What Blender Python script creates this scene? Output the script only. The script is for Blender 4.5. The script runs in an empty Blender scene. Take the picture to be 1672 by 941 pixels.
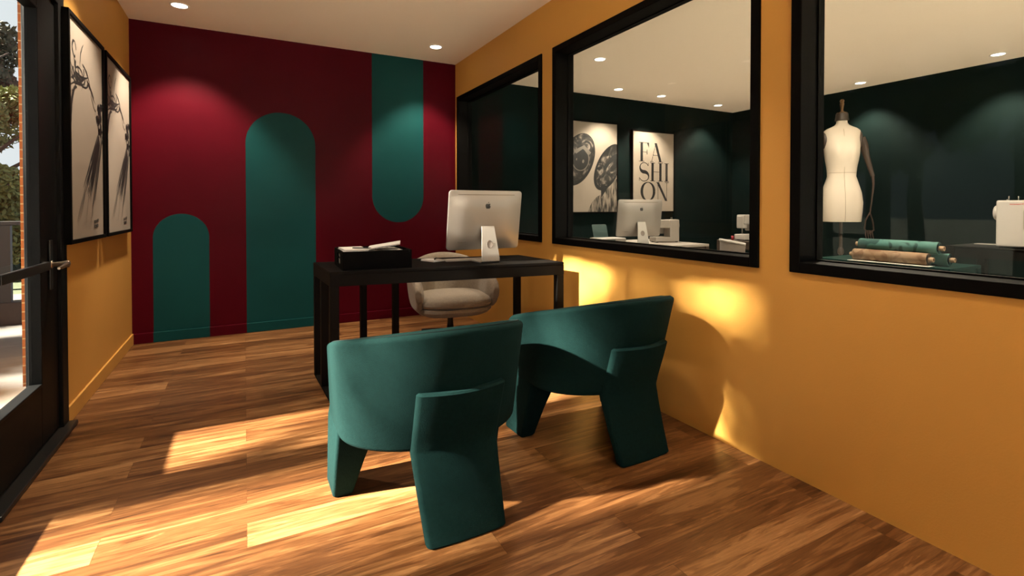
import bpy, bmesh, math, random
from mathutils import Vector, Matrix
from math import sin, cos, pi, radians as R
random.seed(7)
S = bpy.context.scene
COL = S.collection

# ------------------------------------------------------------ camera, sky, sun, exposure
H = 1.14
cam_d = bpy.data.cameras.new('camera'); cam = bpy.data.objects.new('camera', cam_d); COL.objects.link(cam)
cam_d.sensor_width = 36; cam_d.lens = 36 * 820.96 / 1672
cam_d.shift_y = -(470.5 - 350.3) / 1672
cam_d.clip_start = .05; cam_d.clip_end = 300
cam.location = (0, 0, H)
cam.rotation_euler = (R(90 - .847), 0, R(-28.014))
S.camera = cam
S.view_settings.view_transform = 'Standard'; S.view_settings.look = 'None'
S.view_settings.gamma = 1; S.view_settings.use_curve_mapping = False
S.view_settings.exposure = 0.95

SUN_E, SUN_B = R(32), R(92.5)          # elevation, bearing (from +Y towards +X) the light travels
sun_d = bpy.data.lights.new('sun', 'SUN'); sun_d.energy = 43; sun_d.angle = R(1.6); sun_d.color = (1, .89, .75)
sun = bpy.data.objects.new('sun', sun_d); COL.objects.link(sun)
sdir = Vector((cos(SUN_E) * sin(SUN_B), cos(SUN_E) * cos(SUN_B), -sin(SUN_E)))
sun.rotation_euler = sdir.to_track_quat('-Z', 'Y').to_euler(); sun.location = (-8, 0, 8)

world = bpy.data.worlds.new('sky'); S.world = world; world.use_nodes = True
nt = world.node_tree; nt.nodes.clear()
wo = nt.nodes.new('ShaderNodeOutputWorld'); bg = nt.nodes.new('ShaderNodeBackground')
tc = nt.nodes.new('ShaderNodeTexCoord'); nz = nt.nodes.new('ShaderNodeTexNoise'); nz.inputs['Scale'].default_value = 3
nz.inputs['Detail'].default_value = 6
rp = nt.nodes.new('ShaderNodeValToRGB')
rp.color_ramp.elements[0].position = .35; rp.color_ramp.elements[0].color = (.38, .46, .56, 1)
rp.color_ramp.elements[1].position = .6; rp.color_ramp.elements[1].color = (.72, .75, .78, 1)
nt.links.new(tc.outputs['Generated'], nz.inputs['Vector']); nt.links.new(nz.outputs['Fac'], rp.inputs['Fac'])
nt.links.new(rp.outputs['Color'], bg.inputs['Color']); bg.inputs['Strength'].default_value = .72
nt.links.new(bg.outputs[0], wo.inputs[0])

SPOT_W = 95            # downlights of the front office
SPOT_W2 = 120           # downlights of the sewing room

# ------------------------------------------------------------ materials
def node_mat(name):
    m = bpy.data.materials.new(name); m.use_nodes = True
    t = m.node_tree; b = t.nodes['Principled BSDF']
    return m, t, b
def N(t, kind, **kw):
    n = t.nodes.new(kind)
    for k, v in kw.items(): setattr(n, k, v)
    return n
def mth(t, op, a, b=None, c=None):
    n = t.nodes.new('ShaderNodeMath'); n.operation = op
    for i, v in enumerate((a, b, c)):
        if v is None: continue
        if isinstance(v, (int, float)): n.inputs[i].default_value = v
        else: t.links.new(v, n.inputs[i])
    return n.outputs[0]
def mat(name, col, rough=.5, metal=0, bump=0, bscale=60, var=0, vscale=8, spec=.5, sheen=0, coat=0, stretch=None):
    m, t, b = node_mat(name)
    b.inputs['Base Color'].default_value = (*col, 1); b.inputs['Roughness'].default_value = rough
    b.inputs['Metallic'].default_value = metal; b.inputs['Specular IOR Level'].default_value = spec
    if sheen: b.inputs['Sheen Weight'].default_value = sheen; b.inputs['Sheen Roughness'].default_value = .4
    if coat: b.inputs['Coat Weight'].default_value = coat; b.inputs['Coat Roughness'].default_value = .15
    tcn = N(t, 'ShaderNodeTexCoord'); src = tcn.outputs['Object']
    if stretch:
        mp = N(t, 'ShaderNodeMapping'); mp.inputs['Scale'].default_value = stretch
        t.links.new(src, mp.inputs[0]); src = mp.outputs[0]
    if var:
        n = N(t, 'ShaderNodeTexNoise'); n.inputs['Scale'].default_value = vscale; n.inputs['Detail'].default_value = 5
        t.links.new(src, n.inputs['Vector'])
        mx = N(t, 'ShaderNodeMix', data_type='RGBA')
        mx.inputs[6].default_value = (*[c * (1 - var) for c in col], 1); mx.inputs[7].default_value = (*[min(1, c * (1 + var)) for c in col], 1)
        t.links.new(n.outputs['Fac'], mx.inputs[0]); t.links.new(mx.outputs[2], b.inputs['Base Color'])
    if bump:
        n = N(t, 'ShaderNodeTexNoise'); n.inputs['Scale'].default_value = bscale; n.inputs['Detail'].default_value = 4
        t.links.new(src, n.inputs['Vector'])
        bp = N(t, 'ShaderNodeBump'); bp.inputs['Strength'].default_value = bump; bp.inputs['Distance'].default_value = .004
        t.links.new(n.outputs['Fac'], bp.inputs['Height']); t.links.new(bp.outputs[0], b.inputs['Normal'])
    return m
def emit(name, col, s):
    m, t, b = node_mat(name); b.inputs['Base Color'].default_value = (*col, 1)
    b.inputs['Emission Color'].default_value = (*col, 1); b.inputs['Emission Strength'].default_value = s
    return m
def glass_mat(name, tint=(.93, .95, .94)):
    m, t, b = node_mat(name); t.nodes.remove(b)
    o = t.nodes['Material Output']; tr = N(t, 'ShaderNodeBsdfTransparent'); tr.inputs[0].default_value = (*tint, 1)
    gl = N(t, 'ShaderNodeBsdfGlossy'); gl.inputs['Roughness'].default_value = .01
    fr = N(t, 'ShaderNodeFresnel'); fr.inputs[0].default_value = 1.22
    ge = N(t, 'ShaderNodeNewGeometry')
    mx = N(t, 'ShaderNodeMixShader'); t.links.new(mth(t, 'MULTIPLY', fr.outputs[0], mth(t, 'SUBTRACT', 1.0, ge.outputs['Backfacing'])), mx.inputs[0])
    t.links.new(tr.outputs[0], mx.inputs[1]); t.links.new(gl.outputs[0], mx.inputs[2]); t.links.new(mx.outputs[0], o.inputs[0])
    return m

TEAL_P = (.0050, .046, .046); BURG = (.055, .0005, .0045); DTEAL = (.0015, .0062, .0058)
M = {}
M['yellow'] = mat('yellow_paint', (.55, .275, .05), .62, bump=.12, bscale=160, var=.05, vscale=2)
M['ceiling'] = mat('ceiling_paint', (.90, .79, .67), .9, bump=.04, bscale=120)
M['ceiling2'] = M['ceiling']
M['dteal'] = mat('dark_teal_paint', DTEAL, .75, spec=.08, bump=.06, bscale=140, var=.1, vscale=2)
M['black'] = mat('black_painted_metal', (.0016, .0014, .0012), .6, bump=.05, bscale=200, spec=.06)
M['blackd'] = mat('black_door_metal', (.003, .003, .003), .5, bump=.03, bscale=200, spec=.15)
M['threshold'] = mat('dark_metal_threshold', (.035, .033, .03), .35, metal=.6)
M['desk'] = mat('black_stained_wood', (.0045, .0037, .003), .6, spec=.1, var=.35, vscale=6, bump=.15, bscale=30, stretch=(1, 8, 1))
M['teal'] = mat('teal_woven_fabric', (.0046, .0170, .0160), .88, bump=.35, bscale=300, var=.28, vscale=70, spec=.04)
M['teal_seam'] = mat('dark_teal_piping', (.0015, .006, .0055), .9, spec=.2)
M['beige'] = mat('beige_boucle_fabric', (.27, .225, .175), .92, bump=.8, bscale=150, var=.22, vscale=60, sheen=.2, spec=.2)
M['beige_seam'] = mat('beige_seam', (.2, .16, .12), .9)
M['alu'] = mat('brushed_aluminium', (.33, .30, .27), .42, metal=.55, bump=.02, bscale=300)
M['alu_l'] = mat('satin_aluminium', (.38, .355, .325), .45, metal=.45)
M['white'] = mat('white_plastic', (.45, .42, .39), .4)
M['cream'] = mat('cream_plastic', (.30, .265, .23), .42)
M['paper'] = mat('white_paper', (.62, .60, .57), .8, var=.03, vscale=20)
M['print'] = mat('art_paper', (.285, .24, .195), .7, var=.05, vscale=5)
M['ink'] = mat('black_ink', (.008, .008, .008), .6)
M['inkg'] = mat('grey_ink_wash', (.12, .105, .09), .7)
M['blk_plastic'] = mat('black_plastic', (.012, .012, .012), .35)
M['box'] = mat('black_coated_board', (.0012, .001, .0009), .6, spec=.06, bump=.04, bscale=90)
M['bronze'] = mat('bronze_handle', (.30, .24, .19), .32, metal=.9)
M['linen'] = mat('linen_dress_form', (.50, .43, .35), .8, bump=.25, bscale=300, var=.06, vscale=9)
M['darkwood'] = mat('dark_walnut', (.035, .022, .015), .5, var=.3, vscale=12, stretch=(3, 3, 1))
M['brownmetal'] = mat('brown_metal', (.05, .03, .022), .45, metal=.5)
M['brass'] = mat('aged_brass', (.14, .08, .04), .4, metal=.8)
M['card'] = mat('cardboard', (.38, .25, .15), .8)
M['red'] = mat('red_thread', (.3, .01, .02), .6)
M['redtxt'] = mat('red_print', (.55, .06, .06), .6)
M['tealtop'] = mat('teal_table_top', (.005, .026, .023), .7, spec=.1)
M['label'] = mat('kraft_label', (.55, .36, .26), .7)
M['greyteal'] = mat('grey_teal_plastic', (.06, .10, .10), .35)
M['mesh'] = mat('grey_mesh_fabric', (.17, .14, .12), .8, bump=.6, bscale=300)
M['dark_screen'] = mat('dark_screen', (.01, .01, .012), .12)
M['glass'] = glass_mat('clear_glass')
M['glass_int'] = glass_mat('interior_glass', (.88, .9, .89))
M['lamp'] = emit('downlight_diffuser', (1, .93, .82), 6)
M['trimwhite'] = mat('white_lamp_trim', (.75, .72, .68), .5)
M['rail'] = mat('dark_railing_metal', (.03, .028, .026), .5)

M['palefloor'] = mat('pale_bounce_floor', (.60, .55, .48), .6, var=.04, vscale=2)
def mat_floor():
    m, t, b = node_mat('wood_plank_floor')
    tcn = N(t, 'ShaderNodeTexCoord')
    br = N(t, 'ShaderNodeTexBrick'); br.offset = .37; br.offset_frequency = 2; br.squash = 1
    br.inputs['Scale'].default_value = 1; br.inputs['Brick Width'].default_value = 1.2; br.inputs['Row Height'].default_value = .145
    br.inputs['Mortar Size'].default_value = .0008; br.inputs['Mortar Smooth'].default_value = .1; br.inputs['Bias'].default_value = 0
    br.inputs['Color1'].default_value = (0, 0, 0, 1); br.inputs['Color2'].default_value = (1, 1, 1, 1); br.inputs['Mortar'].default_value = (.5, .5, .5, 1)
    t.links.new(tcn.outputs['Object'], br.inputs['Vector'])
    rnd = N(t, 'ShaderNodeSeparateColor'); t.links.new(br.outputs['Color'], rnd.inputs[0])
    w = mth(t, 'MULTIPLY', rnd.outputs[0], 37.0)
    mp = N(t, 'ShaderNodeMapping'); mp.inputs['Scale'].default_value = (.95, 12, 1); t.links.new(tcn.outputs['Object'], mp.inputs[0])
    n1 = N(t, 'ShaderNodeTexNoise', noise_dimensions='4D'); n1.inputs['Scale'].default_value = 1.3; n1.inputs['Detail'].default_value = 6
    n1.inputs['Roughness'].default_value = .62; n1.inputs['Distortion'].default_value = 1.6
    t.links.new(mp.outputs[0], n1.inputs['Vector']); t.links.new(w, n1.inputs['W'])
    mp2 = N(t, 'ShaderNodeMapping'); mp2.inputs['Scale'].default_value = (4, 70, 1); t.links.new(tcn.outputs['Object'], mp2.inputs[0])
    n2 = N(t, 'ShaderNodeTexNoise', noise_dimensions='4D'); n2.inputs['Scale'].default_value = 2; n2.inputs['Detail'].default_value = 3
    t.links.new(mp2.outputs[0], n2.inputs['Vector']); t.links.new(w, n2.inputs['W'])
    # contour rings (cathedral grain)
    ring = mth(t, 'ABSOLUTE', mth(t, 'SUBTRACT', mth(t, 'FRACT', mth(t, 'MULTIPLY', n1.outputs['Fac'], 9.0)), .5))
    f = mth(t, 'ADD', mth(t, 'MULTIPLY', n1.outputs['Fac'], .75), mth(t, 'MULTIPLY', n2.outputs['Fac'], .22))
    f = mth(t, 'ADD', f, mth(t, 'MULTIPLY', ring, .12))
    f = mth(t, 'ADD', f, mth(t, 'MULTIPLY', mth(t, 'SUBTRACT', rnd.outputs[0], .5), .16))
    r = N(t, 'ShaderNodeValToRGB'); e = r.color_ramp.elements
    e[0].position = .30; e[0].color = (.026, .0088, .0026, 1)
    e[1].position = .78; e[1].color = (.46, .255, .11, 1)
    for p_, c_ in ((.42, (.08, .029, .0085, 1)), (.52, (.14, .058, .0185, 1)), (.64, (.27, .13, .048, 1))):
        q = e.new(p_); q.color = c_
    t.links.new(f, r.inputs['Fac'])
    mx = N(t, 'ShaderNodeMix', data_type='RGBA', blend_type='MULTIPLY'); mx.inputs[7].default_value = (.45, .38, .33, 1)
    t.links.new(br.outputs['Fac'], mx.inputs[0]); t.links.new(r.outputs['Color'], mx.inputs[6])
    t.links.new(mx.outputs[2], b.inputs['Base Color'])
    b.inputs['Roughness'].default_value = .36; b.inputs['Specular IOR Level'].default_value = .45
    bp = N(t, 'ShaderNodeBump'); bp.inputs['Strength'].default_value = .12; bp.inputs['Distance'].default_value = .003
    t.links.new(f, bp.inputs['Height']); t.links.new(bp.outputs[0], b.inputs['Normal'])
    return m
M['floor'] = mat_floor()

def mat_capsules(name, base, shape_col, caps, axis='X', rough=.42):
    """painted wall: capsules (centre, radius, bottom-centre z, top-centre z) in object space"""
    m, t, b = node_mat(name)
    tcn = N(t, 'ShaderNodeTexCoord'); sp = N(t, 'ShaderNodeSeparateXYZ'); t.links.new(tcn.outputs['Object'], sp.inputs[0])
    x = sp.outputs[axis]; z = sp.outputs['Z']; tot = None
    for (cx, r_, z0, z1) in caps:
        dx = mth(t, 'SUBTRACT', x, cx)
        zc = mth(t, 'MINIMUM', mth(t, 'MAXIMUM', z, z0), z1)
        dz = mth(t, 'SUBTRACT', z, zc)
        d = mth(t, 'SQRT', mth(t, 'ADD', mth(t, 'MULTIPLY', dx, dx), mth(t, 'MULTIPLY', dz, dz)))
        k = mth(t, 'LESS_THAN', d, r_)
        tot = k if tot is None else mth(t, 'MAXIMUM', tot, k)
    mx = N(t, 'ShaderNodeMix', data_type='RGBA'); t.links.new(tot, mx.inputs[0])
    mx.inputs[6].default_value = (*base, 1); mx.inputs[7].default_value = (*shape_col, 1)
    n = N(t, 'ShaderNodeTexNoise'); n.inputs['Scale'].default_value = 3; n.inputs['Detail'].default_value = 8; t.links.new(tcn.outputs['Object'], n.inputs['Vector'])
    hs = N(t, 'ShaderNodeHueSaturation'); t.links.new(mth(t, 'ADD', mth(t, 'MULTIPLY', n.outputs['Fac'], .4), .8), hs.inputs['Value'])
    t.links.new(mx.outputs[2], hs.inputs['Color']); t.links.new(hs.outputs[0], b.inputs['Base Color'])
    b.inputs['Roughness'].default_value = rough; b.inputs['Specular IOR Level'].default_value = .08
    n3 = N(t, 'ShaderNodeTexNoise'); n3.inputs['Scale'].default_value = 150; t.links.new(tcn.outputs['Object'], n3.inputs['Vector'])
    bp = N(t, 'ShaderNodeBump'); bp.inputs['Strength'].default_value = .08; bp.inputs['Distance'].default_value = .003
    t.links.new(n3.outputs['Fac'], bp.inputs['Height']); t.links.new(bp.outputs[0], b.inputs['Normal'])
    return m
M['mural'] = mat_capsules('burgundy_mural_paint', BURG, TEAL_P,
    [(-.479, .204, -1, .878), (.308, .296, -1, 1.721), (1.409, .268, 1.25, 4)])
M['mural2'] = mat_capsules('dark_teal_paint_with_red_capsule', DTEAL, (.16, .004, .018), [(4.82, .4, 1.0, 1.98)], axis='Y', rough=.75)

def mat_brick():
    m, t, b = node_mat('orange_brick')
    tcn = N(t, 'ShaderNodeTexCoord'); sp = N(t, 'ShaderNodeSeparateXYZ'); t.links.new(tcn.outputs['Object'], sp.inputs[0])
    cb = N(t, 'ShaderNodeCombineXYZ'); t.links.new(mth(t, 'ADD', sp.outputs['X'], sp.outputs['Y']), cb.inputs[0]); t.links.new(sp.outputs['Z'], cb.inputs[1])
    br = N(t, 'ShaderNodeTexBrick'); br.inputs['Scale'].default_value = 1; br.inputs['Brick Width'].default_value = .2
    br.inputs['Row Height'].default_value = .058; br.inputs['Mortar Size'].default_value = .0045
    br.inputs['Color1'].default_value = (.15, .062, .035, 1); br.inputs['Color2'].default_value = (.11, .044, .024, 1); br.inputs['Mortar'].default_value = (.20, .17, .145, 1)
    t.links.new(cb.outputs[0], br.inputs['Vector']); t.links.new(br.outputs['Color'], b.inputs['Base Color'])
    b.inputs['Roughness'].default_value = .9
    bp = N(t, 'ShaderNodeBump'); bp.inputs['Strength'].default_value = .6; bp.inputs['Distance'].default_value = .006; bp.invert = True
    t.links.new(br.outputs['Fac'], bp.inputs['Height']); t.links.new(bp.outputs[0], b.inputs['Normal'])
    return m
M['brick'] = mat_brick()
M['paving'] = mat('concrete_paving', (.10, .088, .076), .9, bump=.5, bscale=20, var=.3, vscale=5)
M['forecourt_bounce'] = mat('pale_bounce_paving', (.62, .55, .46), .9, bump=.3, bscale=20, var=.1, vscale=3)
M['grass'] = mat('lawn_grass', (.040, .052, .018), .95, bump=1, bscale=60, var=.45, vscale=7)
M['leaf'] = mat('yellow_green_leaves', (.135, .155, .05), .7, var=.5, vscale=3)
M['leafd'] = mat('dark_brown_green_leaves', (.055, .048, .024), .7, var=.5, vscale=3)
M['hedge'] = mat('dark_hedge_leaves', (.016, .036, .027), .8, var=.5, vscale=3)
M['bark'] = mat('bark', (.06, .045, .035), .9, bump=.8, bscale=30)
M['flower'] = mat('white_petals', (.3, .27, .24), .7)

def mat_lens():
    m, t, b = node_mat('grey_reflection_print')
    tcn = N(t, 'ShaderNodeTexCoord'); w = N(t, 'ShaderNodeTexNoise'); w.inputs['Scale'].default_value = 5.5
    w.inputs['Distortion'].default_value = 2.2; w.inputs['Detail'].default_value = 3
    t.links.new(tcn.outputs['Object'], w.inputs['Vector'])
    r = N(t, 'ShaderNodeValToRGB'); e = r.color_ramp.elements; e[0].position = .42; e[0].color = (.006, .0055, .005, 1)
    e[1].position = .72; e[1].color = (.22, .19, .155, 1); q = e.new(.55); q.color = (.03, .026, .022, 1); q = e.new(.62); q.color = (.12, .10, .085, 1)
    t.links.new(w.outputs['Fac'], r.inputs[0]); t.links.new(r.outputs[0], b.inputs['Base Color']); b.inputs['Roughness'].default_value = .6
    return m
M['lens'] = mat_lens()
def mat_hair():
    m, t, b = node_mat('grey_strand_print')
    tcn = N(t, 'ShaderNodeTexCoord'); mp = N(t, 'ShaderNodeMapping'); mp.inputs['Scale'].default_value = (22, 1, 5); mp.inputs['Rotation'].default_value = (0, R(25), 0)
    t.links.new(tcn.outputs['Object'], mp.inputs[0])
    w = N(t, 'ShaderNodeTexNoise'); w.inputs['Scale'].default_value = 1.2; w.inputs['Detail'].default_value = 4
    t.links.new(mp.outputs[0], w.inputs['Vector'])
    r = N(t, 'ShaderNodeValToRGB'); e = r.color_ramp.elements; e[0].position = .38; e[0].color = (.02, .018, .015, 1); e[1].position = .62; e[1].color = (.25, .21, .17, 1)
    t.links.new(w.outputs['Fac'], r.inputs[0]); t.links.new(r.outputs[0], b.inputs['Base Color']); b.inputs['Roughness'].default_value = .6
    return m
M['hair'] = mat_hair()
def mat_pattern(name, c1, c2, scale, lo, hi):
    m, t, b = node_mat(name)
    tcn = N(t, 'ShaderNodeTexCoord'); w = N(t, 'ShaderNodeTexNoise'); w.inputs['Scale'].default_value = scale; w.inputs['Distortion'].default_value = 1.0; w.inputs['Detail'].default_value = 1
    t.links.new(tcn.outputs['Object'], w.inputs['Vector'])
    r = N(t, 'ShaderNodeValToRGB'); e = r.color_ramp.elements; e[0].position = lo; e[0].color = (*c1, 1); e[1].position = hi; e[1].color = (*c2, 1)
    t.links.new(w.outputs['Fac'], r.inputs[0]); t.links.new(r.outputs[0], b.inputs['Base Color']); b.inputs['Roughness'].default_value = .8
    return m
M['roll_teal'] = mat_pattern('teal_leaf_print_fabric', (.06, .17, .15), (.015, .06, .055), 9, .52, .56)
M['roll_tan'] = mat_pattern('tan_swirl_print_fabric', (.26, .165, .095), (.16, .085, .042), 16, .45, .6)

# ------------------------------------------------------------ mesh helpers
def link(name, bm, m, parent=None, smooth=False, loc=None, rot=None):
    me = bpy.data.meshes.new(name); bmesh.ops.recalc_face_normals(bm, faces=bm.faces); bm.to_mesh(me); bm.free()
    for mm in (m if isinstance(m, (list, tuple)) else [m]): me.materials.append(mm)
    if smooth:
        me.polygons.foreach_set('use_smooth', [True] * len(me.polygons))
    o = bpy.data.objects.new(name, me); COL.objects.link(o)
    if loc: o.location = loc
    if rot: o.rotation_euler = rot
    if parent: o.parent = parent
    if smooth:
        try: me.set_sharp_from_angle(angle=R(38))
        except Exception: pass
    return o
def thing(name, label, cat, loc=(0, 0, 0), rz=0, group=None):
    o = bpy.data.objects.new(name, None); COL.objects.link(o); o.empty_display_size = .1
    o.location = loc; o.rotation_euler = (0, 0, rz); o['label'] = label; o['category'] = cat
    if group: o['group'] = group
    return o
def tag(o, label, cat, group=None):
    o['label'] = label; o['category'] = cat
    if group: o['group'] = group
    return o
def struct(name, bm, m, parent=None, **kw):
    o = link(name, bm, m, parent, **kw)
    if not parent: o['kind'] = 'structure'
    return o
def box(bm, x0, x1, y0, y1, z0, z1, bev=0, seg=2, mi=0):
    r = bmesh.ops.create_cube(bm, size=1); vs = r['verts']
    for v in vs: v.co = Vector((x0 + (v.co.x + .5) * (x1 - x0), y0 + (v.co.y + .5) * (y1 - y0), z0 + (v.co.z + .5) * (z1 - z0)))
    fs = list({f for v in vs for f in v.link_faces})
    for f in fs: f.material_index = mi
    if bev:
        es = list({e for v in vs for e in v.link_edges})
        bmesh.ops.bevel(bm, geom=es, offset=bev, segments=seg, profile=.5, affect='EDGES', clamp_overlap=True)
    return vs
def B(*a, **k):
    bm = bmesh.new(); box(bm, *a, **k); return bm
def cyl(bm, p0, p1, r0, r1=None, n=20, caps=True, mi=0):
    p0, p1 = Vector(p0), Vector(p1); r1 = r0 if r1 is None else r1
    d = p1 - p0; q = d.to_track_quat('Z', 'Y').to_matrix()
    ra = [bm.verts.new(p0 + q @ Vector((r0 * cos(2 * pi * i / n), r0 * sin(2 * pi * i / n), 0))) for i in range(n)]
    rb = [bm.verts.new(p1 + q @ Vector((r1 * cos(2 * pi * i / n), r1 * sin(2 * pi * i / n), 0))) for i in range(n)]
    for i in range(n):
        f = bm.faces.new((ra[i], ra[(i + 1) % n], rb[(i + 1) % n], rb[i])); f.smooth = True; f.material_index = mi
    if caps:
        bm.faces.new(ra[::-1]).material_index = mi; bm.faces.new(rb).material_index = mi
def loft(bm, rings, caps=True, closed=True, mi=0):
    vr = [[bm.verts.new(Vector(p)) for p in r] for r in rings]; n = len(vr[0])
    for a, b in zip(vr[:-1], vr[1:]):
        for i in range(n if closed else n - 1):
            f = bm.faces.new((a[i], a[(i + 1) % n], b[(i + 1) % n], b[i])); f.smooth = True; f.material_index = mi
    if caps:
        bm.faces.new(vr[0][::-1]).material_index = mi; bm.faces.new(vr[-1]).material_index = mi
    return vr
def lathe(bm, prof, n=28, c=(0, 0, 0), mi=0):
    loft(bm, [[(c[0] + r * cos(2 * pi * i / n), c[1] + r * sin(2 * pi * i / n), c[2] + z) for i in range(n)] for r, z in prof], mi=mi)
def tube(bm, pts, r, n=10, mi=0):
    pts = [Vector(p) for p in pts]; rings = []
    rr = r if isinstance(r, (list, tuple)) else [r] * len(pts)
    up = None
    for i, p in enumerate(pts):
        d = (pts[min(i + 1, len(pts) - 1)] - pts[max(i - 1, 0)]).normalized()
        if up is None: up = Vector((0, 0, 1)) if abs(d.z) < .9 else Vector((1, 0, 0))
        a = d.cross(up).normalized(); b = a.cross(d).normalized(); up = b
        rings.append([p + rr[i] * (a * cos(2 * pi * k / n) + b * sin(2 * pi * k / n)) for k in range(n)])
    loft(bm, rings, mi=mi)
def rrect(w, h, r, n=5, cx=0, cy=0):
    """rounded rectangle outline, half sizes w, h"""
    r = min(r, w * .999, h * .999); out = []
    for (sx, sy, a0) in ((1, 1, 0), (-1, 1, 90), (-1, -1, 180), (1, -1, 270)):
        for k in range(n + 1):
            a = R(a0 + 90 * k / n); out.append((cx + sx * (w - r) + r * cos(a), cy + sy * (h - r) + r * sin(a)))
    return out
def prism(bm, outline, z0, z1, f=lambda x, y, z: (x, y, z), mi=0):
    a = [bm.verts.new(f(x, y, z0)) for x, y in outline]; b = [bm.verts.new(f(x, y, z1)) for x, y in outline]; n = len(a)
    for i in range(n): bm.faces.new((a[i], a[(i + 1) % n], b[(i + 1) % n], b[i])).material_index = mi
    for vs in (a[::-1], b):
        fc = bm.faces.new(vs); fc.material_index = mi

# ------------------------------------------------------------ the room
XL, XR, YB, CH, YF = -.83, 2.04, 5.15, 2.69, -1.6
WT = .14; X2 = XR + WT; XF, YB2 = 7.1, 5.62
struct('floor', B(-.98, X2, YF - .1, YB + .1, -.12, 0), M['floor'])
struct('floor', B(X2, XF + .1, YF - .1, YB2 + .1, -.12, 0), M['palefloor']).name = 'floor_back'  # unseen floor made pale to bounce light up to the ceiling
struct('ceiling', B(-1.0, XF + .1, YF - .1, YB2 + .1, CH, CH + .15), M['ceiling'])
struct('wall_back', B(-.98, XR, YB, YB + .12, 0, CH), M['mural'])
struct('baseboard_back', B(XL, XR, YB - .022, YB, 0, .085, bev=.003), M['mural'])
bm = bmesh.new(); box(bm, -.98, XF + .1, YF - .1, YF, 0, .12); box(bm, -.98, XF + .1, YF - .1, YF, 2.60, CH)
box(bm, -.98, XL + .12, YF - .1, YF, .12, 2.6); box(bm, XR - .1, X2 + .1, YF - .1, YF, .12, 2.6); box(bm, XF - .1, XF + .1, YF - .1, YF, .12, 2.6)
struct('wall_front', bm, M['ceiling'])
for i_, (xa, xb, nn_) in enumerate(((XL + .12, XR - .1, 2), (X2 + .1, XF - .1, 4))):  # unseen front glazing added to bring daylight onto ceilings and walls
    w = bpy.data.objects.new('window_%d' % (5 + i_), None); COL.objects.link(w); w['kind'] = 'structure'; w.location = (xa, YF - .05, .12)
    bm = bmesh.new(); wd_ = xb - xa
    box(bm, 0, wd_, -.04, .04, 0, .05); box(bm, 0, wd_, -.04, .04, 2.43, 2.48)
    for k in range(nn_ + 1): box(bm, max(0, wd_ * k / nn_ - .03), min(wd_, wd_ * k / nn_ + .03), -.04, .04, .05, 2.43)
    link('window_frame', bm, M['blackd'], w); link('pane', B(0, wd_, -.003, .003, .05, 2.43), M['glass'], w)
# left wall: solid beyond the door, solid behind the camera
bm = bmesh.new(); box(bm, -.98, XL, 3.40, YB, 0, CH); box(bm, -.98, XL, YF, 1.50, 0, CH); box(bm, -.98, XL, 1.50, 3.40, 2.66, CH)
struct('wall_left', bm, M['yellow'])
struct('baseboard_left', B(XL, XL + .013, 3.40, YB - .015, 0, .09, bev=.003), M['yellow'])
# right wall with three window openings
WIN = [(3.335, 5.09), (1.469, 3.178), (-.75, 1.322)]; WZ0, WZ1 = .866, 2.325
bm = bmesh.new()
box(bm, XR, X2, YF, YB2, 0, WZ0); box(bm, XR, X2, YF, YB2, WZ1, CH)
ys = [YF, WIN[2][0], WIN[2][1], WIN[1][0], WIN[1][1], WIN[0][0], WIN[0][1], YB2]
for i in range(0, 8, 2): box(bm, XR, X2, ys[i], ys[i + 1], WZ0, WZ1)
for f in bm.faces:
    if f.normal.x > .5: f.material_index = 1
bm.normal_update()
for f in bm.faces: f.material_index = 1 if f.normal.x > .5 else 0
struct('wall_right', bm, [M['yellow'], M['dteal']])
for i, (y0, y1) in enumerate(WIN):
    w = bpy.data.objects.new('window_%d' % (i + 1), None); COL.objects.link(w); w['kind'] = 'structure'; w.location = (XR, (y0 + y1) / 2, WZ0)
    cy = (y0 + y1) / 2; a, b = y0 - cy, y1 - cy; zt = WZ1 - WZ0; f_ = .045; x0, x1 = -.012, WT + .012
    bm = bmesh.new()
    box(bm, x0, x1, a, a + f_, 0, zt, bev=.003); box(bm, x0, x1, b - f_, b, 0, zt, bev=.003)
    box(bm, x0, x1, a + f_, b - f_, 0, f_, bev=.003); box(bm, x0, x1, a + f_, b - f_, zt - f_, zt, bev=.003)
    # glazing beads
    for (q0, q1, r0, r1) in ((a + f_, a + f_ + .006, f_, zt - f_), (b - f_ - .006, b - f_, f_, zt - f_), (a + f_, b - f_, f_, f_ + .006), (a + f_, b - f_, zt - f_ - .006, zt - f_)):
        box(bm, .098, .125, q0, q1, r0, r1)
    link('window_frame', bm, M['black'], w)
    link('pane', B(.108, .114, a + f_, b - f_, f_, zt - f_), M['glass_int'], w)
# sewing room walls
struct('wall_rear_room_back', B(XR, XF, YB2, YB2 + .1, 0, CH), M['dteal']).name = 'wall_north'
struct('wall_far', B(XF, XF + .1, YF, YB2 + .1, 0, CH), M['mural2']).name = 'wall_east'

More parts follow.
